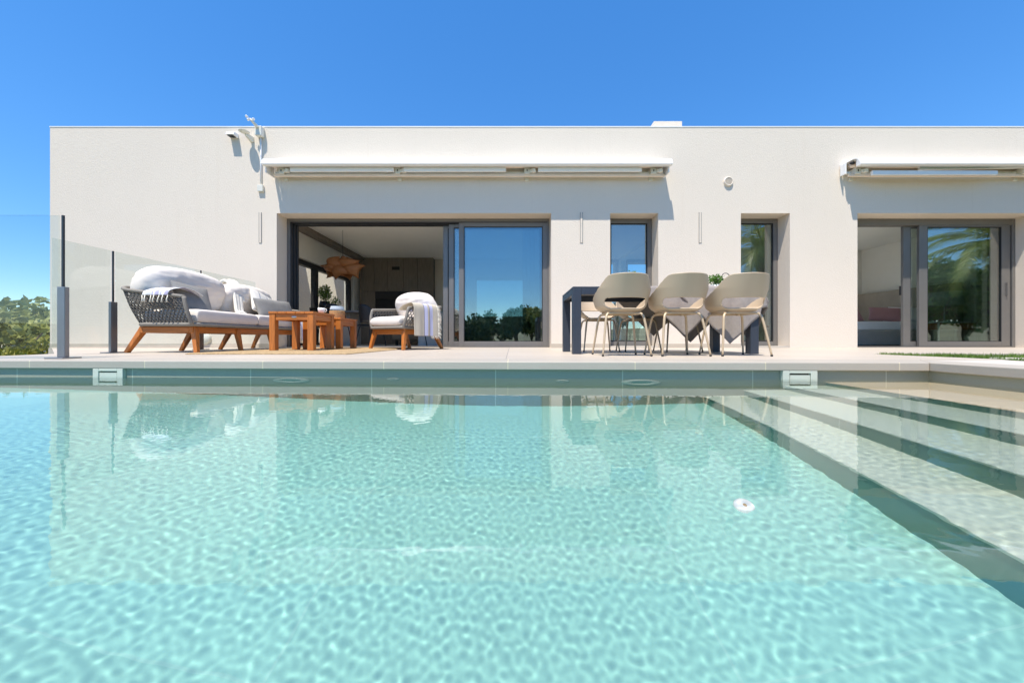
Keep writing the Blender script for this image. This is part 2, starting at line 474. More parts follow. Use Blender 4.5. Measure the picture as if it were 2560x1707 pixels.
# water surface: real ripples, refracting
gx = np.concatenate([np.linspace(XL - .02, -4.4, 60)[:-1], np.linspace(-4.4, XR(2.5) + .08, 1250)])
gy = np.concatenate([np.linspace(YN - .02, .2, 160)[:-1], np.linspace(.2, wallY(XL) + .03, 480)])
nx, ny = len(gx), len(gy)
X, Y = np.meshgrid(gx, gy)
rng = np.random.default_rng(3)
Z = np.zeros_like(X)
for lam, amp, cnt, spread in ((.80, .00022, 5, .6), (.30, .00010, 9, .8), (.13, .00002, 18, .9), (.068, .000022, 28, 1.0), (.043, .000042, 36, 1.2), (.030, .000026, 40, 1.4)):
    for i in range(cnt):
        a = rng.normal(.55, spread); k = 2 * math.pi / (lam * rng.uniform(.75, 1.35)); p = rng.uniform(0, 6.28)
        w_ = .65 + .35 * np.sin(X * rng.uniform(.5, 1.6) + Y * rng.uniform(.5, 1.6) + p * 3)
        Z += amp / cnt ** .5 * np.sin(k * (X * math.cos(a) + Y * math.sin(a)) + p) * w_
calm = np.clip((2.6 - Y) / .9, .35, 1)
Z *= calm
V = np.stack([X, Y, Z + ZW], -1).reshape(-1, 3)
ok = V[:, 1] < PC[1] - SL * (V[:, 0] - PC[0]) + .04
idx = np.arange(nx * ny).reshape(ny, nx)
F = np.stack([idx[:-1, :-1], idx[:-1, 1:], idx[1:, 1:], idx[1:, :-1]], -1).reshape(-1, 4)
F = F[ok[F].all(1)]
me = bpy.data.meshes.new('pool_water'); me.from_pydata(V.tolist(), [], F.tolist())
me.polygons.foreach_set('use_smooth', [True] * len(F))
wm = bpy.data.materials.new('clear_water'); wm.use_nodes = True; t = wm.node_tree; t.nodes.clear()
o_ = t.nodes.new('ShaderNodeOutputMaterial'); g_ = t.nodes.new('ShaderNodeBsdfGlass')
g_.inputs['IOR'].default_value = 1.333; g_.inputs['Roughness'].default_value = 0; g_.inputs['Color'].default_value = (.965, .995, .99, 1)
t.links.new(g_.outputs[0], o_.inputs[0]); me.materials.append(wm)
water = bpy.data.objects.new('pool_water', me); COL.objects.link(water); struct(water)
water.cycles.is_caustics_caster = True
RECV = [floor_o, wall_o] + step_os

# pool fittings
def skimmer(x, label):
    y = wallY(x)
    t_ = thing('pool_skimmer', label, 'skimmer', (x, y, ZW), -SL, 'skimmer openings in the far pool wall')
    f = MB(); w, z1, z0 = .118, .062, -.12
    f.box(-w, -w + .045, -.030, .0, z0, z1); f.box(w - .045, w, -.030, .0, z0, z1)
    f.box(-w + .045, w - .045, -.0298, .0, z1 - .019, z1); f.box(-w + .045, w - .045, -.0298, 0, z0, z0 + .03)
    f.build('frame', 'pool_plastic', t_, bevel=.003)
    bx('throat', 'black', t_, -w + .045, w - .045, -.004, -.001, z0 + .03, z1 - .019)
    bx('weir_flap', 'pool_plastic', t_, -w + .05, w - .05, -.026, -.018, z0 + .03, .032)
    for c in kids(t_): RECV.append(c)
skimmer(-3.05, 'pale skimmer opening in the pool wall below the glass fence')
skimmer(2.03, 'pale skimmer opening in the pool wall beside the shallow steps')
def pool_light(x, z, r, name, label, cat, group):
    y = wallY(x)
    T = Matrix.Rotation(R(90), 4, 'X')
    t_ = thing(name, label, cat, (x, y, z), -SL, group)
    ring = MB(); ring.lathe([(r * .55, 0), (r * .55, .02), (r * .66, .03), (r * .95, .026), (r, .012), (r, 0)], 36, T=T); ring.build('ring', 'pool_plastic', t_)
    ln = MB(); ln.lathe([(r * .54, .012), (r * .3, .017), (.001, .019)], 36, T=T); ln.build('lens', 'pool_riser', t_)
    for c in kids(t_): RECV.append(c)
pool_light(FX(724, 2.66), ZW - .19, .14, 'pool_light', 'large round underwater lamp in pool wall below the sofa', 'pool light', 'round lamps in the far pool wall')
pool_light(FX(1604, 2.58), ZW - .20, .14, 'pool_light', 'large round underwater lamp in pool wall below the dining chairs', 'pool light', 'round lamps in the far pool wall')
pool_light(FX(983, 2.66), ZW - .07, .045, 'water_inlet', 'small round water inlet in pool wall below the armchair', 'inlet', 'small water inlets in the far pool wall')
pool_light(FX(1407, 2.6), ZW - .13, .045, 'water_inlet', 'small round water inlet in pool wall below the sliding glass door', 'inlet', 'small water inlets in the far pool wall')
t_ = thing('pool_drain', 'round white drain cover on the pool floor near the steps', 'drain', (.93, 1.44, ZB))
m = MB(); m.lathe([(.038, 0), (.037, .006), (.032, .010), (.012, .012), (.001, .012)], 32); RECV.append(m.build('cover', 'paint', t_))
m = MB(); m.lathe([(.007, .012), (.006, .015), (.001, .015)], 12); RECV.append(m.build('screw', 'jute_rope', t_))
for o in RECV: o.cycles.is_caustics_receiver = True

# lawns
m = MB(); m.prism([(3.95, 3.95), (3.95, 2.86), (3.9, 2.86), (3.78, YN), (3.78, -13), (18, -13), (18, 3.95)], -.5, -.02)
m.prism([(-9, YN - .31), (3.779, YN - .31), (3.779, -13), (-9, -13)], -.5, -.02)
struct(m.build('lawn', 'soil'))
m = MB(); rnd = random.Random(5)
for i in range(15000):
    x = 3.9 + rnd.random() ** 1.4 * 2.6; y = rnd.uniform(2.3, 4.0)
    if noise.noise((x * 3, y * 3, 0)) < -.12 + .5 * max(0, y - 3.75) / .25: continue
    h = rnd.uniform(.018, .05); a = rnd.uniform(0, 6.28); dx, dy = math.cos(a) * .0035, math.sin(a) * .0035
    lx, ly = rnd.gauss(0, .014), rnd.gauss(0, .014)
    m.add([(x - dx, y - dy, -.021), (x + dx, y + dy, -.021), (x + lx, y + ly, h - .02)], [(0, 1, 2)])
g = m.build('grass', 'grass'); tag(g, 'short green grass beside the pale paving on the right', 'grass', kind='stuff')
o = bx('stepping_stone', 'pale', None, 4.3, 5.1, 2.95, 3.25, -.03, -.002, bevel=.008); tag(o, 'pale rectangular stepping stone set in the grass strip', 'paving stone')

# ------------------------------------------------------------------ villa
villa = thing('villa', 'single storey white stucco villa with flat roof behind the pool terrace', 'house', (0, D, 0))
def hb(name, mat, *b, bevel=0, parent=None):                 # box given in world coordinates
    m = MB(); m.box(b[0], b[1], b[2] - D, b[3] - D, b[4], b[5]); return m.build(name, mat, parent or villa, bevel=bevel)
def sheet_wall(name, mat, a0, a1, z0, z1, p0, p1, holes, axis):
    """wall slab with rectangular openings; a = running axis, p = thickness axis (world), axis 0: runs in x"""
    A = sorted({a0, a1, *[h[0] for h in holes], *[h[1] for h in holes]})
    Zs = sorted({z0, z1, *[h[2] for h in holes], *[h[3] for h in holes]})
    op = lambda i, j: i < 0 or j < 0 or i >= len(A) - 1 or j >= len(Zs) - 1 or any(h[0] <= A[i] and A[i + 1] <= h[1] and h[2] <= Zs[j] and Zs[j + 1] <= h[3] for h in holes)
    P = (lambda a, p, z: (a, p - D, z)) if axis == 0 else (lambda a, p, z: (p, a - D, z))
    m = MB()
    for i in range(len(A) - 1):
        for j in range(len(Zs) - 1):
            if op(i, j): continue
            b0, b1, c0, c1 = A[i], A[i + 1], Zs[j], Zs[j + 1]
            m.add([P(b0, p0, c0), P(b1, p0, c0), P(b1, p0, c1), P(b0, p0, c1)], [(0, 1, 2, 3)])
            m.add([P(b0, p1, c0), P(b1, p1, c0), P(b1, p1, c1), P(b0, p1, c1)], [(3, 2, 1, 0)])
            if op(i - 1, j): m.add([P(b0, p0, c0), P(b0, p1, c0), P(b0, p1, c1), P(b0, p0, c1)], [(3, 2, 1, 0)])
            if op(i + 1, j): m.add([P(b1, p0, c0), P(b1, p1, c0), P(b1, p1, c1), P(b1, p0, c1)], [(0, 1, 2, 3)])
            if op(i, j - 1): m.add([P(b0, p0, c0), P(b1, p0, c0), P(b1, p1, c0), P(b0, p1, c0)], [(3, 2, 1, 0)])
            if op(i, j + 1): m.add([P(b0, p0, c1), P(b1, p0, c1), P(b1, p1, c1), P(b0, p1, c1)], [(0, 1, 2, 3)])
    return m.build(name, mat, villa, merge=1e-5)
ZH = 4.08; ZO = 2.49
OPEN = {'door': (-4.36, .726), 'A': (1.82, 2.71), 'B': (4.24, 5.15), 'bed': (6.40, 9.75)}
sheet_wall('facade_wall', 'stucco', -8.56, 12, -.02, ZH, D, D + .38, [(a, b, -.02, ZO) for a, b in OPEN.values()], 0)
hb('facade_cap', 'cap', -8.565, 12, D - .006, D + .40, ZH, ZH + .018)
sheet_wall('side_wall', 'stucco', D + .381, 12.9, -.02, ZH, -8.56, -8.26, [], 1)
sheet_wall('side_wall', 'stucco', D + .381, 12.3, -.02, ZH, 11.7, 12, [], 1)
sheet_wall('rear_wall', 'stucco', -8.56, -4.86, -.02, ZH, 12.9, 13.2, [], 0)
sheet_wall('rear_wall', 'stucco', -4.855, 12, -.02, 4.0, 11.5, 11.8, [(-1.15, .5, .88, 2.07), (.72, 3.3, .0, 2.6), (3.7, 5.5, .0, 2.6), (5.9, 9.6, .0, 2.62)], 0)  # first hole is a window; the tall ones are added to brighten rooms
YI = D + .382
sheet_wall('inner_wall', 'plaster', YI, 11.499, 0, 4.0, -5.15, -4.85, [(7.22, 11.05, .0, 2.03)], 1)
sheet_wall('inner_wall', 'plaster', YI, 11.499, 0, 2.70, 3.4, 3.55, [(8.2, 11.2, 0, 2.6)], 1)  # opening added to pass more daylight into the living room
sheet_wall('inner_wall', 'plaster', YI, 11.499, 0, 2.70, 5.7, 5.85, [], 1)
sheet_wall('inner_wall', 'plaster', YI, 11.499, 0, 2.70, 10.1, 10.3, [], 1)
sheet_wall('inner_wall', 'plaster', 5.851, 10.099, 0, 2.70, 10.4, 10.55, [(5.9, 9.2, .0, 2.62)], 0)  # unseen opening added to let daylight into the bedroom
def slab(name, mat, z0, z1, holes):
    xs = sorted({-4.849, 11.69, *[h[i] for h in holes for i in (0, 1)]}); ys_ = sorted({YI, 11.498, *[h[i] for h in holes for i in (2, 3)]})
    m = MB()
    for xa, xb in zip(xs, xs[1:]):
        for ya, yb in zip(ys_, ys_[1:]):
            if not any(h[0] <= xa and xb <= h[1] and h[2] <= ya and yb <= h[3] for h in holes): m.box(xa, xb, ya - D, yb - D, z0, z1)
    return m.build(name, mat, villa)
ADDED_HOLES = [(.98, 2.15, 8.0, 11.2), (5.95, 7.3, 7.5, 10.2)]               # unseen roof openings added to brighten the living room and the bedroom
slab('ceiling', 'ceil', 2.70, 2.85, ADDED_HOLES)
slab('roof', 'cap', 3.55, 3.75, ADDED_HOLES)
hb('indoor_floor', 'floor_in', -5.14, 11.69, D + .361, 11.498, -.2, -.004)
hb('patio_floor', 'pale', -8.255, -5.151, D + .381, 12.899, -.2, -.004)
hb('ceiling_beam', 'cab', -4.849, -4.62, YI + .01, 11.45, 2.60, 2.699)
for x in (-8.1, -6.62): hb('patio_beam', 'stucco', x, x + .5, D + .39, 12.89, 3.55, 3.85)
ch = MB(); ch.prism([(FX(1648), 0), (FX(1655), .0), (FX(1729), 0), (FX(1729), .9), (FX(1648), .9)], 0, .01)
ch = MB()
x0, x1, xt = FX(1645, 6.7), FX(1729, 6.7), FX(1655, 6.7)
ch.add([(x0, .39 + .02, 3.9), (x1, .41, 3.9), (x1, .41, 4.44), (xt, .41, 4.44), (x0, 1.2, 3.9), (x1, 1.2, 3.9), (x1, 1.2, 4.44), (xt, 1.2, 4.44)],
       [(0, 1, 2, 3), (5, 4, 7, 6), (4, 0, 3, 7), (1, 5, 6, 2), (3, 2, 6, 7), (4, 5, 1, 0)])
ch.build('chimney', 'stucco', villa)
# plinth strips
for a, b in ((-8.555, -4.362), (.728, 1.818), (2.712, 4.238)): hb('skirting', 'plinth', a, b, D - .010, D - .0005, .001, .075)
for a, b in ((1.825, 2.705), (4.245, 5.145)): hb('door_sill', 'pale', a, b, D + .002, D + .29, .001, .03)
# sliding door and windows
YF = D + .30
def frame_rect(name, x0, x1, z0, z1, w, y0, y1, mat='alu', parent=None, wb=None, wt=None, wr=None):
    wb = w if wb is None else wb; wt = w if wt is None else wt; wr = w if wr is None else wr
    m = MB(); y0 -= D; y1 -= D
    m.box(x0, x0 + w, y0, y1, z0, z1); m.box(x1 - wr, x1, y0, y1, z0, z1)
    m.box(x0 + w, x1 - wr, y0 + .001, y1 - .001, z0, z0 + wb); m.box(x0 + w, x1 - wr, y0 + .001, y1 - .001, z1 - wt, z1)
    return m.build(name, mat, parent, bevel=.004)
def panel(x0, x1, y0, z0, z1, parent, w=.095, mat='pane', wt=.09, wb=.09, handle=None):
    fr = frame_rect('sliding_panel', x0, x1, z0, z1, w, y0, y0 + .05, parent=parent, wb=wb, wt=wt)
    hb('pane', mat, x0 + w, x1 - w, y0 + .02, y0 + .03, z0 + wb, z1 - wt, parent=fr)
    gk = MB(); a, b, c, d = x0 + w, x1 - w, z0 + wb, z1 - wt
    for q in ((a, a + .012, c, d), (b - .012, b, c, d), (a + .012, b - .012, c, c + .012), (a + .012, b - .012, d - .012, d)):
        gk.box(q[0], q[1], y0 + .006 - D, y0 + .019 - D, q[2], q[3])
    gk.build('gasket', 'rubber', fr)
    if handle is not None: hb('handle', 'alu', handle, handle + .018, y0 - .03, y0 - .001, 1.0, 1.25, parent=fr)
    return fr
x0, x1 = OPEN['door']
fr = frame_rect('door_frame', x0 + .002, x1 - .002, 0.0, ZO - .002, .06, YF, YF + .20, parent=villa, wb=.02, wt=.055, wr=.035)
tr = MB()
for i in range(3):
    yy = YF + .012 + i * .064 - D
    tr.box(x0 + .0622, x0 + .082 + .02 * i, yy, yy + .05, .021, ZO - .058)
    tr.box(x0 + .0622, x1 - .04, yy, yy + .05, ZO - .075 - .012 * i, ZO - .0575)
tr.build('track', 'alud', fr)
panel(-1.03, .69, YF + .012, .022, ZO - .058, villa)
panel(-1.235, .66, YF + .076, .022, ZO - .06, villa)
panel(-1.36, .64, YF + .140, .022, ZO - .06, villa)
for key in ('A', 'B'):
    a, b = OPEN[key]
    fr = frame_rect('window_frame', a + .002, b - .002, .03, ZO - .002, .085, YF, YF + .07, parent=villa)
    hb('pane', 'pane' if key == 'A' else 'pane_mid', a + .087, b - .087, YF + .03, YF + .042, .115, ZO - .087, parent=fr)
    gk = MB(); q0, q1, q2, q3 = a + .087, b - .087, .115, ZO - .087
    for q in ((q0, q0 + .02, q2, q3), (q1 - .02, q1, q2, q3), (q0 + .02, q1 - .02, q2, q2 + .02), (q0 + .02, q1 - .02, q3 - .02, q3)):
        gk.box(q[0], q[1], YF + .012 - D, YF + .029 - D, q[2], q[3])
    gk.build('gasket', 'rubber', fr)
a, b = OPEN['bed']
fr = frame_rect('door_frame', a + .002, b - .002, .0, ZO - .002, .06, YF, YF + .14, parent=villa, wb=.02, wt=.12)
hb('handle', 'black', 7.60, 7.63, YF + .085, YF + .10, 1.02, 1.2, parent=fr)
panel(7.90, 9.66, YF + .012, .022, ZO - .124, villa, w=.16, mat='pane_mid', wt=.03, handle=9.57)
panel(7.66, 9.5, YF + .076, .022, ZO - .124, villa, w=.14, mat='pane_mid', wt=.03)
# living room side window
fr = MB()
for y0_, y1_ in ((7.222, 7.33), (9.05, 9.19), (10.94, 11.048)): fr.box(-5.06, -4.94, y0_ - D, y1_ - D, .002, 2.028)
for y0_, y1_ in ((7.331, 9.049), (9.191, 10.939)):
    fr.box(-5.06, -4.94, y0_ - D, y1_ - D, .002, .06); fr.box(-5.06, -4.94, y0_ - D, y1_ - D, 1.91, 2.028)
fr = fr.build('window_frame', 'alud', villa, bevel=.003)
for y0_, y1_ in ((7.331, 9.049), (9.191, 10.939)): hb('pane', 'pane_clear', -5.005, -4.995, y0_, y1_, .06, 1.91, parent=fr)
# built-in cupboard wall with fireplace
yc = 11.25
cabx0, cabx1 = FX(902, yc), FX(1083, yc)
cab = thing('cupboard_wall', 'dark oak panelled cupboard wall with fireplace at the back of the living room', 'cupboard', (0, yc, 0))
cuts = [FX(v, yc) for v in (902, 935, 969, 1008, 1043.5, 1083)]
z_fp0, z_fp1 = FZ(795, yc), FZ(731, yc); zs_ = FZ(728.5, yc)
fx0, fx1 = FX(938, yc), FX(1041, yc)
for i in range(5):
    pb = MB(); pb.box(cuts[i] + .006, cuts[i + 1] - .006, 0, .24, zs_ + .006, 2.695); pb.build('door_panel', 'cab', cab)
pb = MB(); pb.box(cabx0 + .006, fx0, 0, .24, 0, zs_ - .006); pb.build('side_panel', 'cab', cab)
pb = MB(); pb.box(fx1, cabx1 - .006, 0, .24, 0, zs_ - .006); pb.build('side_panel', 'cab', cab)
pb = MB(); pb.box(fx0 + .001, fx1 - .001, 0, .24, 0, z_fp0 - .2); pb.build('base_panel', 'cab', cab)
bx('fireplace', 'black', cab, fx0 + .001, fx1 - .001, .02, .2, z_fp0 - .199, zs_ - .007)
fb = MB(); fb.box(fx0 + .002, fx1 - .002, -.008, .019, z_fp1 - .2, zs_ - .01); fb.build('fireplace_hood', 'alud', cab)
bx('gap_board', 'cabgap', cab, cabx0, cabx1, .241, .245, 0, 2.69)
bx('vent_grille', 'black', cab, FX(980, yc), FX(999, yc), -.012, -.001, FZ(675, yc), FZ(667, yc))

# ------------------------------------------------------------------ awnings and fixtures on the wall
def awning(x0, x1, label, arms, brackets, open_end=False):
    a = thing('awning', label, 'awning', (0, D, 0), 0, 'retracted white awnings on the facade')
    Y1 = 6.34 - D
    xa = x0 + (.12 if open_end else 0)
    prof = [(Y1 + .012, 3.238), (Y1 + .0, 3.25), (Y1 + .006, 3.275), (Y1 + .032, 3.335), (Y1 + .05, 3.356), (Y1 + .07, 3.362), (Y1 + .096, 3.362), (Y1 + .096, 3.238)]
    m = MB(); k = len(prof)
    m.add([(xa, *p) for p in prof] + [(x1, *p) for p in prof], [tuple(range(k)), tuple(range(k, 2 * k))[::-1]] + [(i, k + i, k + (i + 1) % k, (i + 1) % k) for i in range(k)])
    m.build('front_bar', 'paint', a, bevel=.004)
    m = MB(); m.tube([(x0 + .1, -.14, 3.31), (x1 - .1, -.14, 3.31)], .045, 14); m.build('fabric_roll', 'cream', a)
    m = MB(); m.box(x0 + .08, x1 - .06, -.075, -.035, 3.185, 3.225); m.build('torsion_bar', 'paint', a, bevel=.004)
    m = MB(); m.box(x0 + .1, x1 - .06, -.13, -.09, 3.118, 3.15); m.build('lower_profile', 'cream', a, bevel=.004)
    m = MB(); m.box(x0 + .06, x1 - .04, -.262, -.0005, 3.3645, 3.374); m.build('rain_hood', 'paint', a)
    for (p, q, z0_, z1_, yy) in arms:
        m = MB(); m.taper((p, yy, z0_), (q, yy, z1_), (.022, .04), (.022, .035), up=(0, 0, 1)); m.build('folding_arm', 'arm', a, bevel=.006)
    for b_ in brackets:
        m = MB(); m.box(b_ - .05, b_ + .05, -.16, -.005, 3.15, 3.26); m.box(b_ - .035, b_ + .035, -.03, -.001, 3.08, 3.14)
        m.lathe([(.001, -.035), (.036, -.035), (.04, -.02), (.04, .03), (.001, .034)], 16, (b_ + .12, -.17, 3.2))
        m.box(b_ + .05, b_ + .13, -.18, -.14, 3.17, 3.23)
        m.build('bracket', 'plastic', a, bevel=.004)
        bx('bolt', 'black', a, b_ - .007, b_ + .007, -.166, -.161, 3.19, 3.225)
    for q in (x0 + .03, x1 - .05):
        m = MB(); m.box(q, q + .02, *((-.13, -.02, 3.16, 3.36) if open_end else (-.25, -.02, 3.13, 3.38))); m.build('end_plate', 'paint', a, bevel=.004)
    if open_end:
        m = MB(); m.tube([(x0 + .06, -.2, 3.32), (x0 + .115, -.2, 3.32)], .026, 14); m.build('roller_end', 'black', a)
    return a
ax = lambda x: FX(x, 6.48)
zc = FZ(424, 6.47)
awning(FX(651, 6.34), FX(1683, 6.34), 'long white retracted awning above the wide open sliding door', [(ax(726), ax(985), zc, zc, -.19), (ax(1010), ax(1265), zc, zc + .0, -.19), (ax(1345), ax(1604), zc, zc, -.19)], [ax(700), ax(992), ax(1318), ax(1636)])
awning(FX(2136, 6.34), 11.2, 'white retracted awning above the bedroom door, cut off by the right edge', [(ax(2172), ax(2482), FZ(433, 6.43), FZ(433, 6.43), -.24), (ax(2300), ax(2620), FZ(420, 6.5), FZ(415, 6.5), -.17), (9.6, 11.0, zc, zc, -.19)], [ax(2150), 9.3], True)
# wind sensor with conduit
wsr = thing('wind_sensor', 'small white wind sensor with cups and conduit on the roof edge', 'sensor', (FX(654), D, 3.9))
m = MB(); m.box(-.06, .06, -.10, -.002, -.02, .155); m.build('junction_box', 'plastic', wsr, bevel=.01)
m = MB(); m.tube([(-.01, -.10, .12), (-.02, -.13, .15), (-.05, -.17, .19), (-.075, -.20, .215)], [.032, .028, .022, .016], 10); m.build('arm', 'plastic', wsr)
for a in range(3):
    an = a * 2.1 + .4
    m = MB(); m.tube([(-.08, -.20, .225), (-.08 + .055 * math.cos(an), -.20 + .055 * math.sin(an), .225)], .005, 6)
    m.lathe([(.001, -.024), (.016, -.018), (.024, 0), (.022, .010), (.001, .013)], 12, (-.08 + .06 * math.cos(an), -.20 + .06 * math.sin(an), .225)); m.build('cup', 'paint', wsr)
m = MB(); m.tube([(.0, -.02, -.02), (.0, -.02, -.93)], .013, 8); m.build('conduit', 'paint', wsr)
m = MB(); m.box(-.055, .05, -.045, -.001, -1.02, -.90); m.build('connection_box', 'plastic', wsr, bevel=.006)
m = MB(); m.tube([(.0, -.02, -.90), (.01, -.03, -.93)], .006, 6); m.build('cable_gland', 'jute_rope', wsr)
dl = thing('dish_antenna', 'small pale disc antenna on the wall just below the roof edge', 'antenna', (FX(629), D, 3.86))
m = MB(); m.lathe([(.001, .044), (.06, .042), (.088, .03), (.084, .024), (.034, .0), (.026, -.004), (.001, -.004)], 28, (-.02, -.16, .02)); m.build('disc', 'plastic', dl)
m = MB(); m.taper((.02, -.001, -.02), (-.01, -.14, .02), (.05, .03), (.03, .012), up=(1, 0, 0)); m.build('bracket', 'plastic', dl)
wl = thing('outdoor_sensor_box', 'small white box sensor on the wall left of the awning', 'sensor', (FX(587), D, FZ(347)))
m = MB(); m.add([(-.075, -.13, .01), (.075, -.13, .01), (.075, -.001, .0), (-.075, -.001, .0), (-.07, -.11, .07), (.07, -.11, .07), (.07, -.001, .085), (-.07, -.001, .085)], [(3, 2, 1, 0), (4, 5, 6, 7), (0, 1, 5, 4), (1, 2, 6, 5), (2, 3, 7, 6), (3, 0, 4, 7)]); m.build('housing', 'paint', wl, bevel=.006)
bx('lens', 'black', wl, -.05, .05, -.118, -.03, -.004, .004)
wv = thing('wall_vent', 'round white vent grille high on the facade between the awnings', 'vent', (FX(1820), D, FZ(455)))
T = Matrix.Rotation(R(90), 4, 'X')
m = MB(); m.lathe([(.066, .004), (.066, .03), (.074, .034), (.084, .026), (.086, 0)], 32, T=T); m.build('rim', 'stucco', wv)
m = MB(); m.lathe([(.066, .006), (.001, .006)], 32, T=T); m.build('back_plate', 'grey_linen', wv)
m = MB()
for k in range(-4, 5):
    h = math.sqrt(max(0, .065 ** 2 - (k * .0135) ** 2)); m.box(-h, h, -.026, -.008, k * .0135 - .004, k * .0135 + .003)
m.build('louvre', 'stucco', wv)
wv = thing('wall_vent', 'half round pale vent low on the wall behind the sofa', 'vent', (FX(514), D, FZ(846)))
m = MB(); m.lathe([(.001, .05), (.09, .045), (.11, .02), (.112, 0)], 28, T=T)
m.build('cover', 'plastic', wv)
for i, (x, lab) in enumerate(((651, 'slim vertical wall light left of the open sliding door'), (1453.5, 'slim vertical wall light between sliding door and narrow window'), (1750, 'slim vertical wall light between the two narrow windows'))):
    w_ = thing('wall_light', lab, 'wall light', (FX(x), D, FZ(569)), 0, 'slim vertical wall lights on the facade')
    for s_ in (-1, 1):
        m = MB(); m.box(s_ * .020 - .005, s_ * .020 + .005, -.011, -.0005, -.28, .28); m.build('side_rail', 'rail_grey', w_)
    bx('diffuser', 'stucco', w_, -.0138, .0138, -.010, -.0005, -.28, .28)

# ------------------------------------------------------------------ glass fence
def fence_post(fence, x, y, long_axis, base=0):
    p = MB(); dx, dy = (.0325, .0175) if not long_axis else (.016, .036)
    p.box(x - dx, x + dx, y - dy, y + dy, .012, .60); p = p.build('post', 'fence_metal', fence, bevel=.004)
    b = MB(); b.box(x - dx - .045, x + dx + .045, y - dy - .05, y + dy + .05, .0005, .012); b.build('base_plate', 'fence_metal', p, bevel=.003)
    c = MB(); c.box(x - .007, x + .007, y - .007, y + .007, .601, 1.2); c.build('upper_profile', 'fence_dark', p)
ff = thing('glass_fence', 'short glass fence panel with grey post at the left corner of the terrace', 'fence', (-3.77, 3.02, 0), 0, 'glass pool fences')
px, py = FX(158, 3.02), 3.02
def loc_fence(f, bx_, name, mat):
    m = MB(); l = f.location; m.box(bx_[0] - l.x, bx_[1] - l.x, bx_[2] - l.y, bx_[3] - l.y, bx_[4], bx_[5]); return m.build(name, mat, f)
fence_post(ff, px - ff.location.x + .0, 0, 0)
loc_fence(ff, (-4.9, px - .034, py - .006, py + .006, .08, 1.2), 'pane', 'fence_glass')
sf = thing('glass_fence', 'long glass fence behind the sofa running back to the house wall', 'fence', (-4.71, 4.25, 0), 0, 'glass pool fences')
ys = [4.25, 5.45]
for y in ys: fence_post(sf, 0, y - 4.25, 1)
for y0_, y1_ in ((3.69, 4.22), (4.28, 5.42), (5.48, 6.6)): loc_fence(sf, (-4.716, -4.704, y0_, y1_, .08, 1.2), 'pane', 'fence_glass')
m = MB(); m.box(-.01, .01, 6.55 - 4.25, 6.6 - 4.25, .0, .08); m.build('clamp', 'fence_metal', sf)


# ------------------------------------------------------------------ soft furnishing helpers
def pillow_mesh(w, d, h, nexp=2.6, k=.5, nu=28, nv=24, pinch=.05, wr=.0, seed=0, T=None, mb=None, rnd_=0, nexp2=None, wf=1):
    nexp2 = nexp2 or nexp
    """closed cushion: w along x, d along y, thickness h along z"""
    mb = mb or MB()
    for sgn in (1, -1):
        P = []
        for j in range(nv + 1):
            v = -1 + 2 * j / nv; row = []
            v = math.sin(v * math.pi / 2)
            for i in range(nu + 1):
                u = -1 + 2 * i / nu; u = math.sin(u * math.pi / 2)
                tk = max(0, (1 - abs(u) ** nexp)) * max(0, (1 - abs(v) ** nexp2))
                z = h / 2 * tk ** k
                x = w / 2 * u * (1 - pinch * (1 - v * v)); y = d / 2 * v * (1 - pinch * (1 - u * u))
                if rnd_: x *= math.sqrt(1 - rnd_ * .5 * v * v * u * u); y *= math.sqrt(1 - rnd_ * .5 * u * u * v * v)
                if wr:
                    nz = noise.noise((x * 7 * wf + seed, y * 7 * wf, sgn * 2 + seed)) + .6 * noise.noise((x * 3 * wf + seed, y * 16 * wf, sgn + seed))
                    edge = 1 - tk ** .5
                    z += wr * nz * tk ** .3 * (0.5 + edge)
                row.append((x, y, z * sgn))
            P.append(row)
        if sgn < 0: P = [r[::-1] for r in P]
        mb.grid(P, T=T)
    return mb

def resample(path, n):
    pts = [Vector(p) for p in path]
    L = [0]
    for a, b in zip(pts, pts[1:]): L.append(L[-1] + (b - a).length)
    out = []
    for i in range(n):
        s = L[-1] * i / (n - 1); k = 0
        while k < len(L) - 2 and L[k + 1] < s: k += 1
        t = (s - L[k]) / max(1e-9, L[k + 1] - L[k]); out.append(pts[k].lerp(pts[k + 1], t))
    return out
def smooth_path(path, n, it=3):
    p = [Vector(q) for q in path]
    for _ in range(it):
        q = [p[0]]
        for a, b in zip(p, p[1:]): q += [a.lerp(b, .25), a.lerp(b, .75)]
        q.append(p[-1]); p = q
    return resample(p, n)

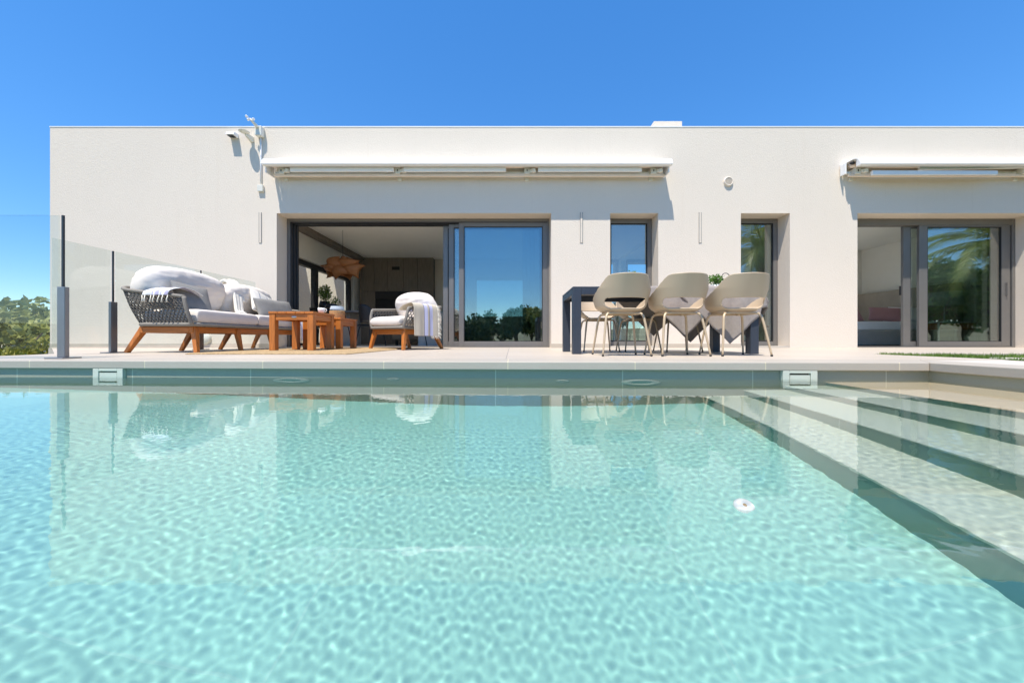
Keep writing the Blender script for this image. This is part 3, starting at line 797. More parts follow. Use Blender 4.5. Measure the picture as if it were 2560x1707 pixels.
def drape(path, width, nw=22, n=60, wav=.01, seed=0, skew=0, taper=0, narrow=None):
    """cloth strip: path in (y,z) local, width along x"""
    pp = smooth_path([(0, y, z) for y, z in path], n)
    P = []
    for i, p in enumerate(pp):
        t = i / (n - 1); row = []
        tg = (pp[min(n - 1, i + 1)] - pp[max(0, i - 1)]).normalized(); nrm = Vector((0, -tg.z, tg.y))
        wsc = 1 - (narrow(t) if narrow else 0)
        for j in range(nw):
            u = -.5 + j / (nw - 1)
            x = width * u * wsc + skew * t
            off = wav * (noise.noise((x * 9 + seed, t * 2.2, seed)) + .6 * math.sin(u * 17 + seed + t * 2)) * min(1, .15 + abs(t - .35) * 2)
            row.append((x, p.y + nrm.y * off, p.z + nrm.z * off))
        P.append(row)
    return P
def fringe(pts, dirs, parent, length=.05, r=.003, gap=.012, name='fringe', mat='fringe', seed=0):
    rnd = random.Random(seed); m = MB()
    pts = resample(pts, max(2, int(sum((Vector(b) - Vector(a)).length for a, b in zip(pts, pts[1:])) / gap)))
    for p in pts:
        d = Vector(dirs) + Vector((rnd.gauss(0, .22), rnd.gauss(0, .22), rnd.gauss(0, .15))); d.normalize()
        L = length * rnd.uniform(.7, 1.15)
        m.tube([p, p + d * L * .5 + Vector((rnd.gauss(0, .004), rnd.gauss(0, .004), 0)), p + d * L + Vector((0, 0, -L * .2))], [r, r, r * 1.3], 5)
    return m.build(name, mat, parent)

# ------------------------------------------------------------------ woven sofa and armchair (front = -y, width along x)
def woven_seat(root, W, Dp, arm_top, back_top, seat_top, legs_x, spacing, rows, rr, flare=.07, ropemat='rope_dark'):
    hw = W / 2
    zb = .335
    # frame
    zf0, zf1 = .235, .31
    fy0, fy1 = -Dp / 2 + .05, Dp / 2 - .16
    for y in (fy0, fy1):
        m = MB(); m.box(-hw + .10, hw - .10, y, y + .045, zf0, zf1); m.build('seat_rail', 'wood_x', root, bevel=.006)
    for s in (-1, 1):
        m = MB(); a, b = sorted((s * (hw - .10), s * (hw - .145))); m.box(a, b, fy0 + .0455, fy1 - .0005, zf0 + .001, zf1 - .001); m.build('seat_rail', 'wood_y', root, bevel=.006)
    for i, lx in enumerate(legs_x):
        e = -1 if i == 0 else (1 if i == len(legs_x) - 1 else 0)
        m = MB(); m.taper((lx, fy0 + .02, zf1 - .004), (lx + e * .045, fy0 - .045, 0), (.034, .03), (.022, .02)); m.build('leg', 'wood_z', root, bevel=.005)
        m = MB(); m.taper((lx, fy1 + .02, zf1 - .004), (lx + e * .05, fy1 + .19, 0), (.034, .03), (.022, .02)); m.build('leg', 'wood_z', root, bevel=.005)
    m = MB(); m.box(-hw + .11, hw - .11, fy0 + .02, fy1 + .02, zf1 + .001, zb - .01); m.build('seat_base', 'rope_dark', root)
    # bottom and top rails: U from front left round the back to front right
    def U(hx, yf, yb, zf, zbk, rad):
        p = [(-hx, yf, zf)]
        p.append((-hx, yb - rad, zf + (zbk - zf) * .55))
        for k in range(1, 6):
            a = k / 6 * math.pi / 2; p.append((-hx + rad * (1 - math.cos(a)), yb - rad + rad * math.sin(a), zf + (zbk - zf) * (.55 + .45 * k / 6)))
        p.append((-hx + rad, yb, zbk))
        q = [(-x, y, z) for x, y, z in p[::-1]]
        return p + q
    bot = U(hw - .06, -Dp / 2 + .02, Dp / 2 - .12, zb, zb, .10)
    top = U(hw - .035 + flare * .4, -Dp / 2 + .07, Dp / 2 + flare, arm_top, back_top, .16)
    N = 400
    B = resample(bot, N); Tp = resample(smooth_path(top, 300, 2), N)
    L = sum((b - a).length for a, b in zip(B, B[1:]))
    def S(u, v):
        u = min(max(u, 0), 1) * (N - 1); i = min(int(u), N - 2); t = u - i
        b = B[i].lerp(B[i + 1], t); tt = Tp[i].lerp(Tp[i + 1], t)
        p = b.lerp(tt, v); c = Vector((p.x, p.y * .7, 0)).normalized() * math.sin(v * math.pi) * .02
        return p + c
    m = MB(); m.tube(Tp[::4] + [Tp[-1]], .02, 10); 
    m.tube([S(0, v) for v in np.linspace(0, 1, 12)], .021, 10); m.tube([S(1, v) for v in np.linspace(0, 1, 12)], .021, 10)
    m.build('top_rail', 'rope', root)
    ring = [tuple(p) for p in B[::8]] + [tuple(B[-1])] + [(hw - .1, -Dp / 2 + .0, zb), (0, -Dp / 2 - .0, zb), (-hw + .1, -Dp / 2 + .0, zb)]
    m = MB(); m.tube(ring, .024, 10, closed=True); m.build('bottom_rail', 'rope', root)
    cnt = int(L / spacing); m = MB()
    for i in range(cnt + 1):
        pts = []
        for j in range(rows * 4 + 1):
            v = j / (rows * 4); ph = j % 4; ph = (0, .85, 1, .85)[ph] if False else math.sin(math.pi * j / 4 * .5 + .0)
            off = (.47 if i % 2 else -.47) * math.cos(math.pi * j / 4)
            off = max(-.44, min(.44, off * 1.5))
            pts.append(S((i + off) / cnt, v))
        m.tube(pts, rr, 4, caps=False)
    m.build('rope_weave', ropemat, root)
    return S

# --- sofa: front faces +x of the world
sofa = thing('rope_sofa', 'long grey rope weave sofa on teak legs with puffy white cushions', 'sofa', (-4.12, 5.28, 0), R(90))
W = 2.26
S_sofa = woven_seat(sofa, W, .80, .655, .785, .50, (-.98, -.33, .33, .98), .0205, 11, .0070)
# local x = world y ; local -y = world +x
for i, (a, b) in enumerate(((-1.03, 0.0), (.0, 1.03))):
    m = pillow_mesh(b - a - .01, .64, .175, 16, .2, pinch=.003, wr=.004, seed=i * 5, T=Matrix.Translation(((a + b) / 2, -.085, .435))); m.build('seat_cushion', 'cushion', sofa, merge=1e-5)
for i, (c, w_, hh) in enumerate(((-.53, 1.16, .58), (.54, 1.08, .55))):
    T = Matrix.Translation((c, .22, .785 - i * .03)) @ Matrix.Rotation(R(-74), 4, 'X') @ Matrix.Rotation(R(180), 4, 'Z') @ Matrix.Rotation(R(-2 + 3 * i), 4, 'Y')
    m = pillow_mesh(w_, hh, .33, 5, .42, 64, 48, -.01, .018, seed=3 + i * 11, T=T, rnd_=.75, nexp2=2.5, wf=1.7); m.build('back_cushion', 'cushion', sofa, merge=1e-5)
# cushions and throws on the sofa
o = pillow_mesh(.42, .42, .13, 2.4, .5, pinch=.07, wr=.006, seed=9).build('grey_cushion', 'grey_linen', None, merge=1e-5)
o.location = (-3.99, 4.50, .665); o.rotation_euler = (R(62), R(8), R(75)); tag(o, 'grey square cushion leaning in the near corner of the sofa', 'cushion')
o = pillow_mesh(.72, .34, .15, 2.6, .45, pinch=.04, wr=.006, seed=21).build('lumbar_cushion', 'grey_linen', None, merge=1e-5)
o.location = (-3.90, 5.93, .645); o.rotation_euler = (R(68), 0, R(80)); tag(o, 'long grey lumbar cushion at the house end of the sofa', 'cushion')
o = pillow_mesh(.46, .44, .14, 2.4, .5, pinch=.07, wr=.008, seed=33).build('patterned_cushion', stripe_mat('patterned_linen', (.70, .67, .62), [(-.12, -.1, (.35, .36, .4)), (.02, .05, (.45, .45, .48)), (.12, .13, (.35, .36, .4))]), None, merge=1e-5)
o.location = (-4.06, 5.86, .73); o.rotation_euler = (R(64), R(20), R(80)); tag(o, 'pale patterned cushion behind the long grey cushion on the sofa', 'cushion')
th = thing('cream_throw', 'folded cream wool throw hanging over the middle of the sofa back', 'throw', (-4.12, 5.36, 0), R(90))
for k, (dx, w_, path) in enumerate(((.30, .15, [(.44, .80), (.41, .95), (.33, 1.06), (.22, 1.05), (.11, .93), (.03, .77), (-.02, .62), (-.05, .55), (-.12, .54)]), (.37, .10, [(.45, .72), (.42, .92), (.34, 1.075), (.23, 1.07), (.13, .97), (.06, .84), (.02, .72)]))):
    P = drape(path, w_, 12, 60, .007, 4 + k * 3, skew=-.30 if k == 0 else -.2); m = MB(); m.grid([[(x + dx, y, z) for x, y, z in r] for r in P]); m.build('cloth' if k == 0 else 'fold', 'throw', th, solid=.045, sub=1)
lav = (.42, .40, .55); lavl = (.60, .60, .78)
strip1 = stripe_mat('lavender_striped_cotton', (.74, .75, .76), [(-.10, -.085, lav), (-.06, -.015, lav), (.0, .012, lav), (.05, .09, lav), (.11, .12, lav)], 0)
tw = thing('striped_towel', 'lavender striped towel with tassels over the near arm of the sofa', 'towel', (-4.02, 4.20, 0), R(0))
P = drape([(.32, .70), (.22, .755), (.10, .78), (.02, .755), (-.05, .735), (-.085, .71), (-.09, .665)], .30, 22, 40, .008, 2, skew=-.06)
m = MB(); m.grid(P); m.build('cloth', strip1, tw, solid=.006, sub=1)
rnd = random.Random(2); e = P[-1]; m = MB()
for k in range(7):
    p = Vector(e[int(k * 21 / 6)]); q = p + Vector((rnd.gauss(0, .006), -.01, -.045)); r_ = q + Vector((rnd.gauss(0, .006), 0, -.035))
    m.tube([p, q, r_], [.004, .005, .009], 6)
m.build('tassels', 'fringe', tw)
tw = thing('striped_towel', 'cream striped cloth hanging over the front of the sofa at its far end', 'towel', (-3.82, 6.16, 0), R(90))
P = drape([(.30, .73), (.2, .72), (.12, .66), (.06, .545), (-.10, .535), (-.17, .52), (-.215, .42), (-.225, .30), (-.22, .16)], .34, 20, 50, .014, 6, narrow=lambda t: .5 * max(0, t - .55))
strip2 = stripe_mat('cream_striped_cotton', (.76, .73, .66), [(-.10, -.07, lavl), (-.04, -.033, lav), (.0, .03, lavl), (.05, .057, lav)], 0)
m = MB(); m.grid(P); m.build('cloth', strip2, tw, solid=.006, sub=1)
fringe(P[-1], (0, -.1, -1), tw, .05)

# --- armchair
arm = thing('rope_armchair', 'grey rope weave armchair on teak legs with white cushions, facing the tables', 'armchair', (-1.69, 5.745, 0), R(-32))
S_arm = woven_seat(arm, .84, .78, .62, .70, .5, (-.33, .33), .024, 7, .0068, .06, 'rope')
m = pillow_mesh(.66, .66, .16, 9, .3, pinch=.005, wr=.004, seed=50, T=Matrix.Translation((0, -.095, .425))); m.build('seat_cushion', 'cushion', arm, merge=1e-5)
T = Matrix.Translation((.02, .235, .615)) @ Matrix.Rotation(R(-60), 4, 'X') @ Matrix.Rotation(R(180), 4, 'Z')
m = pillow_mesh(.86, .66, .27, 3.6, .42, 56, 44, -.01, .024, seed=61, T=T, rnd_=.8, nexp2=2.8, wf=1.6); m.build('back_cushion', 'cushion', arm, merge=1e-5)
# throw over the armchair's right arm (its own local frame: x runs along the arm, drape goes outward -y)
ca, sa = math.cos(R(-32)), math.sin(R(-32))
def armp(x, y): return (-1.69 + ca * x - sa * y, 5.745 + sa * x + ca * y)
ax_, ay_ = armp(.43, -.05)
tw = thing('striped_throw', 'cream throw with two lavender stripes over the arm of the armchair', 'throw', (ax_, ay_, 0), R(-32 + 90))
strip3 = stripe_mat('throw_stripes', (.60, .53, .42), [(-.035, .03, lavl), (-.045, -.035, (.2, .17, .2)), (.075, .14, lavl), (.063, .073, (.2, .17, .2))], 0)
P = drape([(.28, .60), (.20, .66), (.12, .68), (.03, .70), (-.03, .695), (-.06, .64), (-.065, .5), (-.07, .35), (-.072, .21)], .48, 26, 60, .008, 8)
m = MB(); m.grid(P); m.build('cloth', strip3, tw, solid=.008, sub=1)
fringe([r[-1] for r in P[12:]], (1, -.25, -.25), tw, .06, .0035, .007, seed=3)
fringe(P[-1][-8:], (.3, -.1, -1), tw, .04, .003, .01, seed=4)

# ------------------------------------------------------------------ rug
rg = MB(); N1, N2 = 70, 90; P = []
for j in range(N2 + 1):
    row = []
    for i in range(N1 + 1):
        u, v = i / N1, j / N2
        x = -3.45 + 1.72 * u - .12 * v * 0 + .006 * noise.noise((u * 40, v * 40, 1)) * 1; y = 3.79 + 2.45 * v + .008 * noise.noise((u * 35, 1, v * 30))
        e = min(u, 1 - u, v, 1 - v); z = .016 + .004 * noise.noise((x * 38, y * 38, 0)) - (.012 if e < .002 else 0)
        row.append((x, y, z))
    P.append(row)
rg.grid(P); rg.box(-3.445, -1.735, 3.795, 6.235, .001, .008)
tag(rg.build('jute_rug', 'jute'), 'sand coloured jute rug under the teak tables', 'rug')

# ------------------------------------------------------------------ teak tables
def teak_table(x0, x1, y0, y1, h, label):
    z0 = .017
    t_ = thing('teak_side_table', label, 'table', ((x0 + x1) / 2, (y0 + y1) / 2, z0), 0, 'nested teak tables on the rug')
    a, b, H = (x1 - x0) / 2, (y1 - y0) / 2, h - z0
    k = 5; ww = (2 * a - .0) / k
    fr = MB()
    for i in range(k): fr.box(-a + i * ww + .002, -a + (i + 1) * ww - .002, -b + .0, b, H - .03, H)
    fr.build('tabletop', 'wood_y', t_, bevel=.004)
    for sx in (-1, 1):
        for sy in (-1, 1):
            m = MB(); cx, cy = sx * (a - .045), sy * (b - .045); m.box(cx - .038, cx + .038, cy - .038, cy + .038, 0, H - .0305); m.build('leg', 'wood_z', t_, bevel=.004)
    for sy in (-1, 1):
        m = MB(); cy = sy * (b - .03); m.box(-a + .0835, a - .0835, cy - .012, cy + .012, H - .11, H - .031); m.build('apron', 'wood_x', t_, bevel=.003)
    for sx in (-1, 1):
        m = MB(); cx = sx * (a - .03); m.box(cx - .012, cx + .012, -b + .0835, b - .0835, H - .11, H - .031); m.build('apron', 'wood_y', t_, bevel=.003)
    return t_, a, b, H
tt, a, b, H = teak_table(-3.13, -2.55, 4.62, 5.19, .517, 'larger teak side table at the front with a metal badge')
m = MB(); m.lathe([(.032, 0), (.03, .003), (.001, .003)], 20, T=Matrix.Translation((.03, -b + .0175, H - .07)) @ Matrix.Rotation(R(90), 4, 'X') @ Matrix.Diagonal((1.1, .45, 1, 1))); m.build('badge', 'metal', tt)
teak_table(-3.07, -2.50, 5.26, 5.82, .475, 'lower teak side table nested behind the larger one')
cp = thing('coffee_cup', 'white cup with handle on the larger teak table', 'cup', (-2.63, 4.97, .5175))
m = MB(); m.lathe([(.001, .001), (.028, .0), (.036, .012), (.045, .04), (.047, .072), (.043, .072), (.04, .04), (.03, .012), (.001, .01)], 28); m.build('bowl', 'china', cp)
m = MB(); m.tube([(.044, 0, .058), (.066, 0, .056), (.072, 0, .04), (.06, 0, .022), (.04, 0, .02)], .005, 8); m.build('handle', 'china', cp)
jr = thing('candle_jar', 'glass jar wrapped in jute rope on the lower teak table', 'jar', (-2.68, 5.52, .4755))
m = MB(); m.lathe([(.001, .001), (.088, 0), (.098, .01), (.10, .15), (.09, .175), (.088, .19), (.083, .19), (.085, .172), (.094, .15), (.094, .012), (.001, .01)], 32); m.build('glass_body', 'jar_glass', jr)
m = MB()
for k in range(10): m.tube([(.104 * math.cos(q), .104 * math.sin(q), .01 + k * .0112 + .002 * math.sin(q * 2 + k)) for q in np.linspace(0, 2 * math.pi, 28)[:-1]], .0066, 6, closed=True)
m.build('rope_wrap', 'jute_rope', jr)
m = MB(); m.lathe([(.1005, .132), (.1015, .15), (.0915, .176), (.0895, .185)], 32); m.build('patterned_band', stripe_mat('blue_pattern', (.6, .68, .72), [(.135, .142, (.25, .32, .42)), (.155, .162, (.28, .36, .45)), (.172, .178, (.3, .36, .4))], 2), jr)
m = MB(); m.lathe([(.001, .012), (.06, .012), (.06, .10), (.001, .10)], 20); m.build('candle', 'throw', jr)

# ------------------------------------------------------------------ dining set
X0, X1, Y0, Y1, ZT = .655, 2.655, 3.87, 4.68, .728
dt = thing('dining_table', 'slate blue metal dining table behind the beige chairs', 'table', ((X0 + X1) / 2, (Y0 + Y1) / 2, 0))
a, b = (X1 - X0) / 2, (Y1 - Y0) / 2
bx('tabletop', 'slate', dt, -a, a, -b, b, ZT - .022, ZT, bevel=.004)
m = MB(); m.box(-a + .091, a - .091, -b, -b + .045, ZT - .085, ZT - .0225); m.box(-a + .091, a - .091, b - .045, b, ZT - .085, ZT - .0225)
m.box(-a, -a + .045, -b + .091, b - .091, ZT - .085, ZT - .0225); m.box(a - .045, a, -b + .091, b - .091, ZT - .085, ZT - .0225); m.build('apron', 'slate', dt, bevel=.003)
for sx in (-1, 1):
    for sy in (-1, 1):
        m = MB(); cx, cy = sx * (a - .045), sy * (b - .045); m.box(cx - .045, cx + .045, cy - .045, cy + .045, 0, ZT - .0225); m.build('leg', 'slate', dt, bevel=.004)

def make_chair(root):
    NP, NZ = 150, 44; PH = 128
    def ztop(d):
        d = abs(d)
        pts = [(0, .767), (34, .765), (41, .758), (46, .738), (52, .703), (60, .655), (70, .617), (82, .585), (95, .56), (108, .535), (118, .50), (124, .47), (128, .448)]
        for (a0, z0), (a1, z1) in zip(pts, pts[1:]):
            if d <= a1:
                t = (d - a0) / (a1 - a0); t = t * t * (3 - 2 * t) * .5 + t * .5; return z0 + (z1 - z0) * t
        return .455
    def P(phi, z):
        t = max(0, (z - .445) / .32); a = R(phi)
        c, s = math.cos(a), math.sin(a)
        ex = .86
        sx = math.copysign(abs(s) ** ex, s); cy = math.copysign(abs(c) ** ex, c)
        side = abs(s) ** 2
        rx = .225 + (.055 * side + .01) * min(1, t * 1.6) - .035 * max(0, 1 - t * 7) ** 2
        ry = .215 - .03 * max(0, 1 - t * 7) ** 2
        return (sx * rx, -cy * ry - .125 * t * max(0, c) ** 1.2 + .01, z)
    rows = []
    for j in range(NZ + 1):
        v = j / NZ; rows.append([P(-PH + 2 * PH * i / NP, .44 + (ztop(-PH + 2 * PH * i / NP) - .44) * v) for i in range(NP + 1)])
    def keep(i, j):
        p = rows[j][i]; q = rows[min(j + 1, NZ)][min(i + 1, NP)]
        phi = -PH + 2 * PH * (i + .5) / NP; z = (p[2] + q[2]) / 2; s = R(phi) * .225
        hx, hz, rad = .205, .047, .044
        dx = max(abs(s) - hx + rad, 0); dz = max(abs(z - .505) - hz + rad, 0)
        return math.hypot(dx, dz) > rad
    m = MB(); m.grid(rows, keep=keep)
    K = 14; NA = 72; seat = []
    for k in range(K + 1):
        r = k / K; row = []
        for i in range(NA):
            phi = -180 + 360 * i / NA; x, y, z = P(phi, .44)
            yy = y * r
            zz = .44 - .016 * (1 - r * r) - (.02 * max(0, (r - .8) / .2) if abs(phi) > 132 else 0)
            row.append((x * r, yy, zz))
        seat.append(row)
    m.grid(seat, wrap=True)
    m.build('seat_shell', 'shell', root, solid=.009, merge=.0015)
    for sx in (-1, 1):
        for sy in (-1, 1):
            p = smooth_path([(sx * .10, sy * .11, .412), (sx * .165, sy * .135, .414), (sx * .18, sy * .15, .38), (sx * .205, sy * .185, .19), (sx * .2275, sy * .215, .012)], 16, 2)
            m = MB(); m.tube(p, [.0115] * 8 + [.0105] * 4 + [.009] * 4, 10); lg = m.build('leg', 'leg', root)
            m = MB(); q = Vector((sx * .2275, sy * .215, .0)); m.tube([q, q + Vector((0, 0, .016))], .0105, 10); m.build('foot_cap', 'rubber', lg)
    m = MB(); m.tube(smooth_path([(-.16, -.13, .413), (0, -.15, .411), (.16, -.13, .413), (.17, 0, .413), (.16, .13, .413), (0, .15, .413), (-.16, .13, .413), (-.17, 0, .413), (-.16, -.13, .413)], 40, 2)[:-1], .009, 8, closed=True); m.build('under_frame', 'leg', root)
    return root
GC = 'beige chairs around the dining table'
ch0 = make_chair(thing('dining_chair', 'beige shell chair at the near side of the table, leftmost of three', 'chair', (1.08, 3.59, 0), R(0), GC))
dup(ch0, (1.63, 3.585, 0), R(1), 'beige shell chair at the near side of the table, middle of three', GC)
dup(ch0, (2.205, 3.585, 0), R(-1), 'beige shell chair at the near side of the table, rightmost of three', GC)
dup(ch0, (1.14, 4.80, 0), R(181), 'beige shell chair at the house side of the table, leftmost of three', GC)
dup(ch0, (1.68, 4.81, 0), R(179), 'beige shell chair at the house side of the table, middle of three', GC)
dup(ch0, (2.20, 4.80, 0), R(180), 'beige shell chair at the house side of the table, rightmost of three', GC)
def diamond_cloth(cx, cy, h, zoff, label, seed, xe0=X0, xe1=X1):
    N = 64; P = []
    for j in range(N + 1):
        row = []
        for i in range(N + 1):
            p, q = -1 + 2 * i / N, -1 + 2 * j / N
            x = cx + (p + q) / 2 * h; y = cy + (p - q) / 2 * h
            ex = max(0, x - xe1 - .006) + max(0, xe0 - x - .006)
            e0, e1 = max(0, Y0 - .006 - y), max(0, y - Y1 - .006); ey = e0 + e1
            dz = math.hypot(ex, ey) if ex * ey == 0 else math.hypot(ex, ey)
            wv = .018 * math.sin((x if ey > ex else y) * 15 + seed) * min(1, dz * 5)
            sx = 1 if x > xe1 else -1; sy = -1 if e0 else 1
            X_ = min(max(x, xe0 - .006), xe1 + .006) + (sx * (.012 + wv * .8 + .22 * dz * (1 if ex > .02 else 0)) if ex > 0 else 0)
            Y_ = min(max(y, Y0 - .006), Y1 + .006) + (sy * (.010 + abs(wv)) if ey > 0 else 0)
            row.append((X_, Y_, ZT + .004 + zoff - dz * (.96 if ex == 0 else .8) + .002 * noise.noise((x * 9, y * 9, seed))))
        P.append(row)
    m = MB(); m.grid(P); o = m.build('tablecloth', 'cloth', None, solid=.002)
    return tag(o, label, 'tablecloth', 'grey square cloths on the dining table')
diamond_cloth(1.85, 4.27, .97, .0, 'grey square cloth with a corner hanging behind the middle chair', 1)
diamond_cloth(2.33, 4.27, 1.06, .005, 'grey square cloth hanging lowest behind the rightmost chair', 2.4)

def leaf_cluster(m, c, rx, rz, n, size, seed, stems=0, up=.3):
    rnd = random.Random(seed)
    for i in range(n):
        d = Vector((rnd.gauss(0, 1), rnd.gauss(0, 1), rnd.gauss(0, 1))).normalized() * rnd.random() ** .45
        p = Vector(c) + Vector((d.x * rx, d.y * rx, d.z * rz))
        ax = Vector((rnd.gauss(0, 1), rnd.gauss(0, 1), rnd.gauss(up, .6))).normalized(); s = size * rnd.uniform(.6, 1.3)
        b = ax.orthogonal().normalized(); b.rotate(Matrix.Rotation(rnd.uniform(0, 6.28), 3, ax)); nrm = ax.cross(b)
        m.add([p, p + ax * s * .5 + b * s * .28 + nrm * s * .06, p + ax * s, p + ax * s * .5 - b * s * .28 + nrm * s * .06], [(0, 1, 2, 3)])
def potted(name, label, x, y, z, pot_r, pot_h, fol_r, fol_h, n, leaf, mat, potmat, seed, up=.3):
    t_ = thing(name, label, 'plant', (x, y, z))
    m = MB(); m.lathe([(.001, 0), (pot_r * .75, 0), (pot_r, pot_h * .6), (pot_r * .8, pot_h), (pot_r * .7, pot_h), (.001, pot_h * .92)], 24); m.build('pot', potmat, t_)
    m = MB(); leaf_cluster(m, (0, 0, pot_h + fol_h * .5), fol_r, fol_h * .55, n, leaf, seed, up=up)
    rnd = random.Random(seed); m.build('foliage', mat, t_)
    m = MB()
    for k in range(9):
        a = rnd.uniform(0, 6.28); r_ = fol_r * rnd.uniform(.2, .7); m.tube([(0, 0, pot_h * .8), (r_ * .4 * math.cos(a), r_ * .4 * math.sin(a), pot_h + fol_h * .3), (r_ * math.cos(a), r_ * math.sin(a), pot_h + fol_h * .7)], .003, 5)
    m.build('stems', 'leaf_dark', t_)
    return t_
potted('potted_herb', 'bushy green potted herb on the cloth between two chairs', FX(1788, 4.3), 4.3, ZT + .012, .06, .07, .095, .12, 320, .03, 'leaf', 'china', 4)
potted('potted_herb', 'lime green plant on the table showing just above the leftmost chair', FX(1575, 4.3), 4.3, ZT + .004, .055, .09, .085, .15, 240, .03, 'leaf_lime', 'china', 8)
wr_ = thing('wire_lantern', 'small dark wire ring ornament beside the potted herb', 'ornament', (FX(1814, 4.25), 4.25, ZT + .012))
m = MB(); m.tube([(.045 * math.cos(q), 0, .155 + .045 * math.sin(q)) for q in np.linspace(0, 6.283, 25)[:-1]], .004, 6, closed=True); m.build('ring', 'black', wr_)
m = MB(); m.tube([(0, 0, 0), (0, 0, .11)], .004, 6); m.lathe([(.001, .006), (.04, .005), (.042, 0), (.001, 0)], 16); m.build('stand', 'black', wr_)
m = MB(); m.tube([(.04, 0, .18), (.09, 0, .165), (.13, 0, .15)], .003, 6); m.build('stick', 'black', wr_)

# ------------------------------------------------------------------ inside the living room
it = thing('indoor_dining_table', 'dark topped dining table on grey pedestal inside the living room', 'table', (-2.95, 8.55, 0))
bx('tabletop', 'tabletop', it, -1.35, 1.3, -.5, .5, .76, .80, bevel=.004)
for q in (-1.27, .80):
    m = MB(); m.box(q, q + .5, -.3, .3, 0, .7595); m.build('pedestal', 'greypanel', it, bevel=.004)
def make_inner(root):
    m = MB(); T = Matrix.Translation((0, -.02, .455)); pillow_mesh(.46, .44, .05, 6, .4, T=T, mb=m); m.build('seat', 'black', root, merge=1e-5)
    P = []
    for j in range(9):
        v = j / 8; row = []
        for i in range(21):
            a = -1.25 + 2.5 * i / 20; row.append((.235 * math.sin(a) * (1 - .12 * v * v), .23 * math.cos(a) - .02 + .05 * v, .52 + (.38 - .14 * abs(a / 1.25) ** 3) * v))
        P.append(row)
    m = MB(); m.grid(P); m.build('backrest', 'black', root, solid=.02)
    for sx in (-1, 1):
        for sy in (-1, 1):
            m = MB(); m.tube([(sx * .13, sy * .12, .45), (sx * .17, sy * .16, .42), (sx * .23, sy * .22, 0)], .0095, 8); m.build('leg', 'blackmetal', root)
    return root
GI = 'black chairs at the indoor dining table'
ic = make_inner(thing('indoor_chair', 'black indoor chair with round back left of the table legs, near side', 'chair', (FX(905 - 65, 7.75), 7.8, 0), R(180), GI))
dup(ic, (FX(925, 7.8), 7.85, 0), R(150), 'black indoor chair behind the armchair, near side of the indoor table', GI)
dup(ic, (FX(775, 8.0), 8.5, 0), R(90), 'black indoor chair at the left end of the indoor table', GI)
dup(ic, (FX(1040, 8.3), 8.2, 0), R(205), 'black indoor chair behind the throw on the armchair', GI)
potted('vase_plant', 'feathery green plant in a black vase on the indoor table', FX(812, 8.45), 8.45, .8005, .13, .24, .14, .36, 620, .05, 'leaf_lime', 'black', 14, up=1.2)
potted('vase_plant', 'small loose green plant beside the black vase on the indoor table', FX(835, 8.35), 8.35, .8005, .07, .12, .16, .2, 150, .045, 'leaf', 'black', 15, up=.6)
pd = thing('pendant_lamp', 'brown veneer pendant lamp of curved petals hanging in the living room', 'pendant lamp', (FX(857, 8.4), 8.4, FZ(667, 8.4)))
rnd = random.Random(12)
for k, (cx, cz, sz, rot, tilt) in enumerate(((-.20, .08, .27, .5, .45), (.14, .10, .26, -.35, .5), (-.33, -.03, .20, -.5, .1), (-.06, -.09, .27, .45, -.3), (.26, -.06, .27, -.4, -.2))):
    for back in (0, 1):
        P = [[(sz * (u * .9 + .18 * v * v), -.12 + .13 * u * u + .10 * v * v - .05 * u * v, sz * (v * .78 + .3 * u * v * .4)) for u in np.linspace(-1, 1, 10)] for v in np.linspace(-1, 1, 10)]
        Tm = Matrix.Diagonal((.84, .84, .66, 1)) @ Matrix.Rotation(math.pi * back, 4, 'Z') @ Matrix.Translation((cx, -.05, cz)) @ Matrix.Rotation(tilt, 4, 'X') @ Matrix.Rotation(rot + .78, 4, 'Y')
        m = MB(); m.grid(P, T=Tm); m.build('petal', 'veneer', pd, solid=.004)
m = MB(); m.lathe([(.001, -.06), (.05, -.04), (.06, 0), (.05, .04), (.001, .06)], 16); m.build('bulb', 'shade', pd)
m = MB(); m.tube([(0, 0, .05), (.0, 0, 2.699 - pd.location.z)], .004, 6); m.build('cord', 'blackmetal', pd)
sf2 = thing('indoor_sofa', 'low grey sofa in front of the cupboard wall inside', 'sofa', (-2.2, 10.0, 0))
m = MB(); m.box(-1.0, 1.0, -.4, .4, .14, .42); m.build('base', 'headboard', sf2, bevel=.03)
m = MB(); m.box(-1.0, 1.0, -.40, -.18, .4205, .82); m.build('backrest', 'headboard', sf2, bevel=.04)
for x in (-.9, .9):
    m = MB(); m.box(x - .03, x + .03, -.35, -.29, 0, .14); m.build('leg', 'black', sf2)
cu = MB(); P = [[(x, 7.42 + .035 * math.sin(x * 38), z) for x in np.linspace(.22, .72, 60)] for z in (.03, 1.4, 2.68)]
cu.grid(P); o = cu.build('curtain', 'curtain', None, solid=.004); tag(o, 'pale curtain behind the right end of the big sliding door', 'curtain')
cu = MB(); P = [[(x, 7.40 + .03 * math.sin(x * 40), z) for x in np.linspace(4.93, 5.25, 40)] for z in (.03, 1.4, 2.68)]
cu.grid(P); o = cu.build('curtain', 'curtain', None, solid=.004); tag(o, 'pale curtain behind the second narrow window', 'curtain')
cu = MB(); P = [[(x, 7.36 + .03 * math.sin(x * 40), z) for x in np.linspace(9.5, 9.98, 60)] for z in (.03, 1.4, 2.68)]
cu.grid(P); o = cu.build('curtain', 'curtain', None, solid=.004); tag(o, 'pale curtain at the right side of the bedroom door', 'curtain')
st = thing('wooden_stool', 'light wooden stool behind the second narrow window', 'stool', (FX(1912, 7.75), 7.9, 0))
m = MB(); m.lathe([(.001, .42), (.16, .42), (.165, .435), (.16, .45), (.001, .45)], 24); m.build('seat', 'wood_x', st)
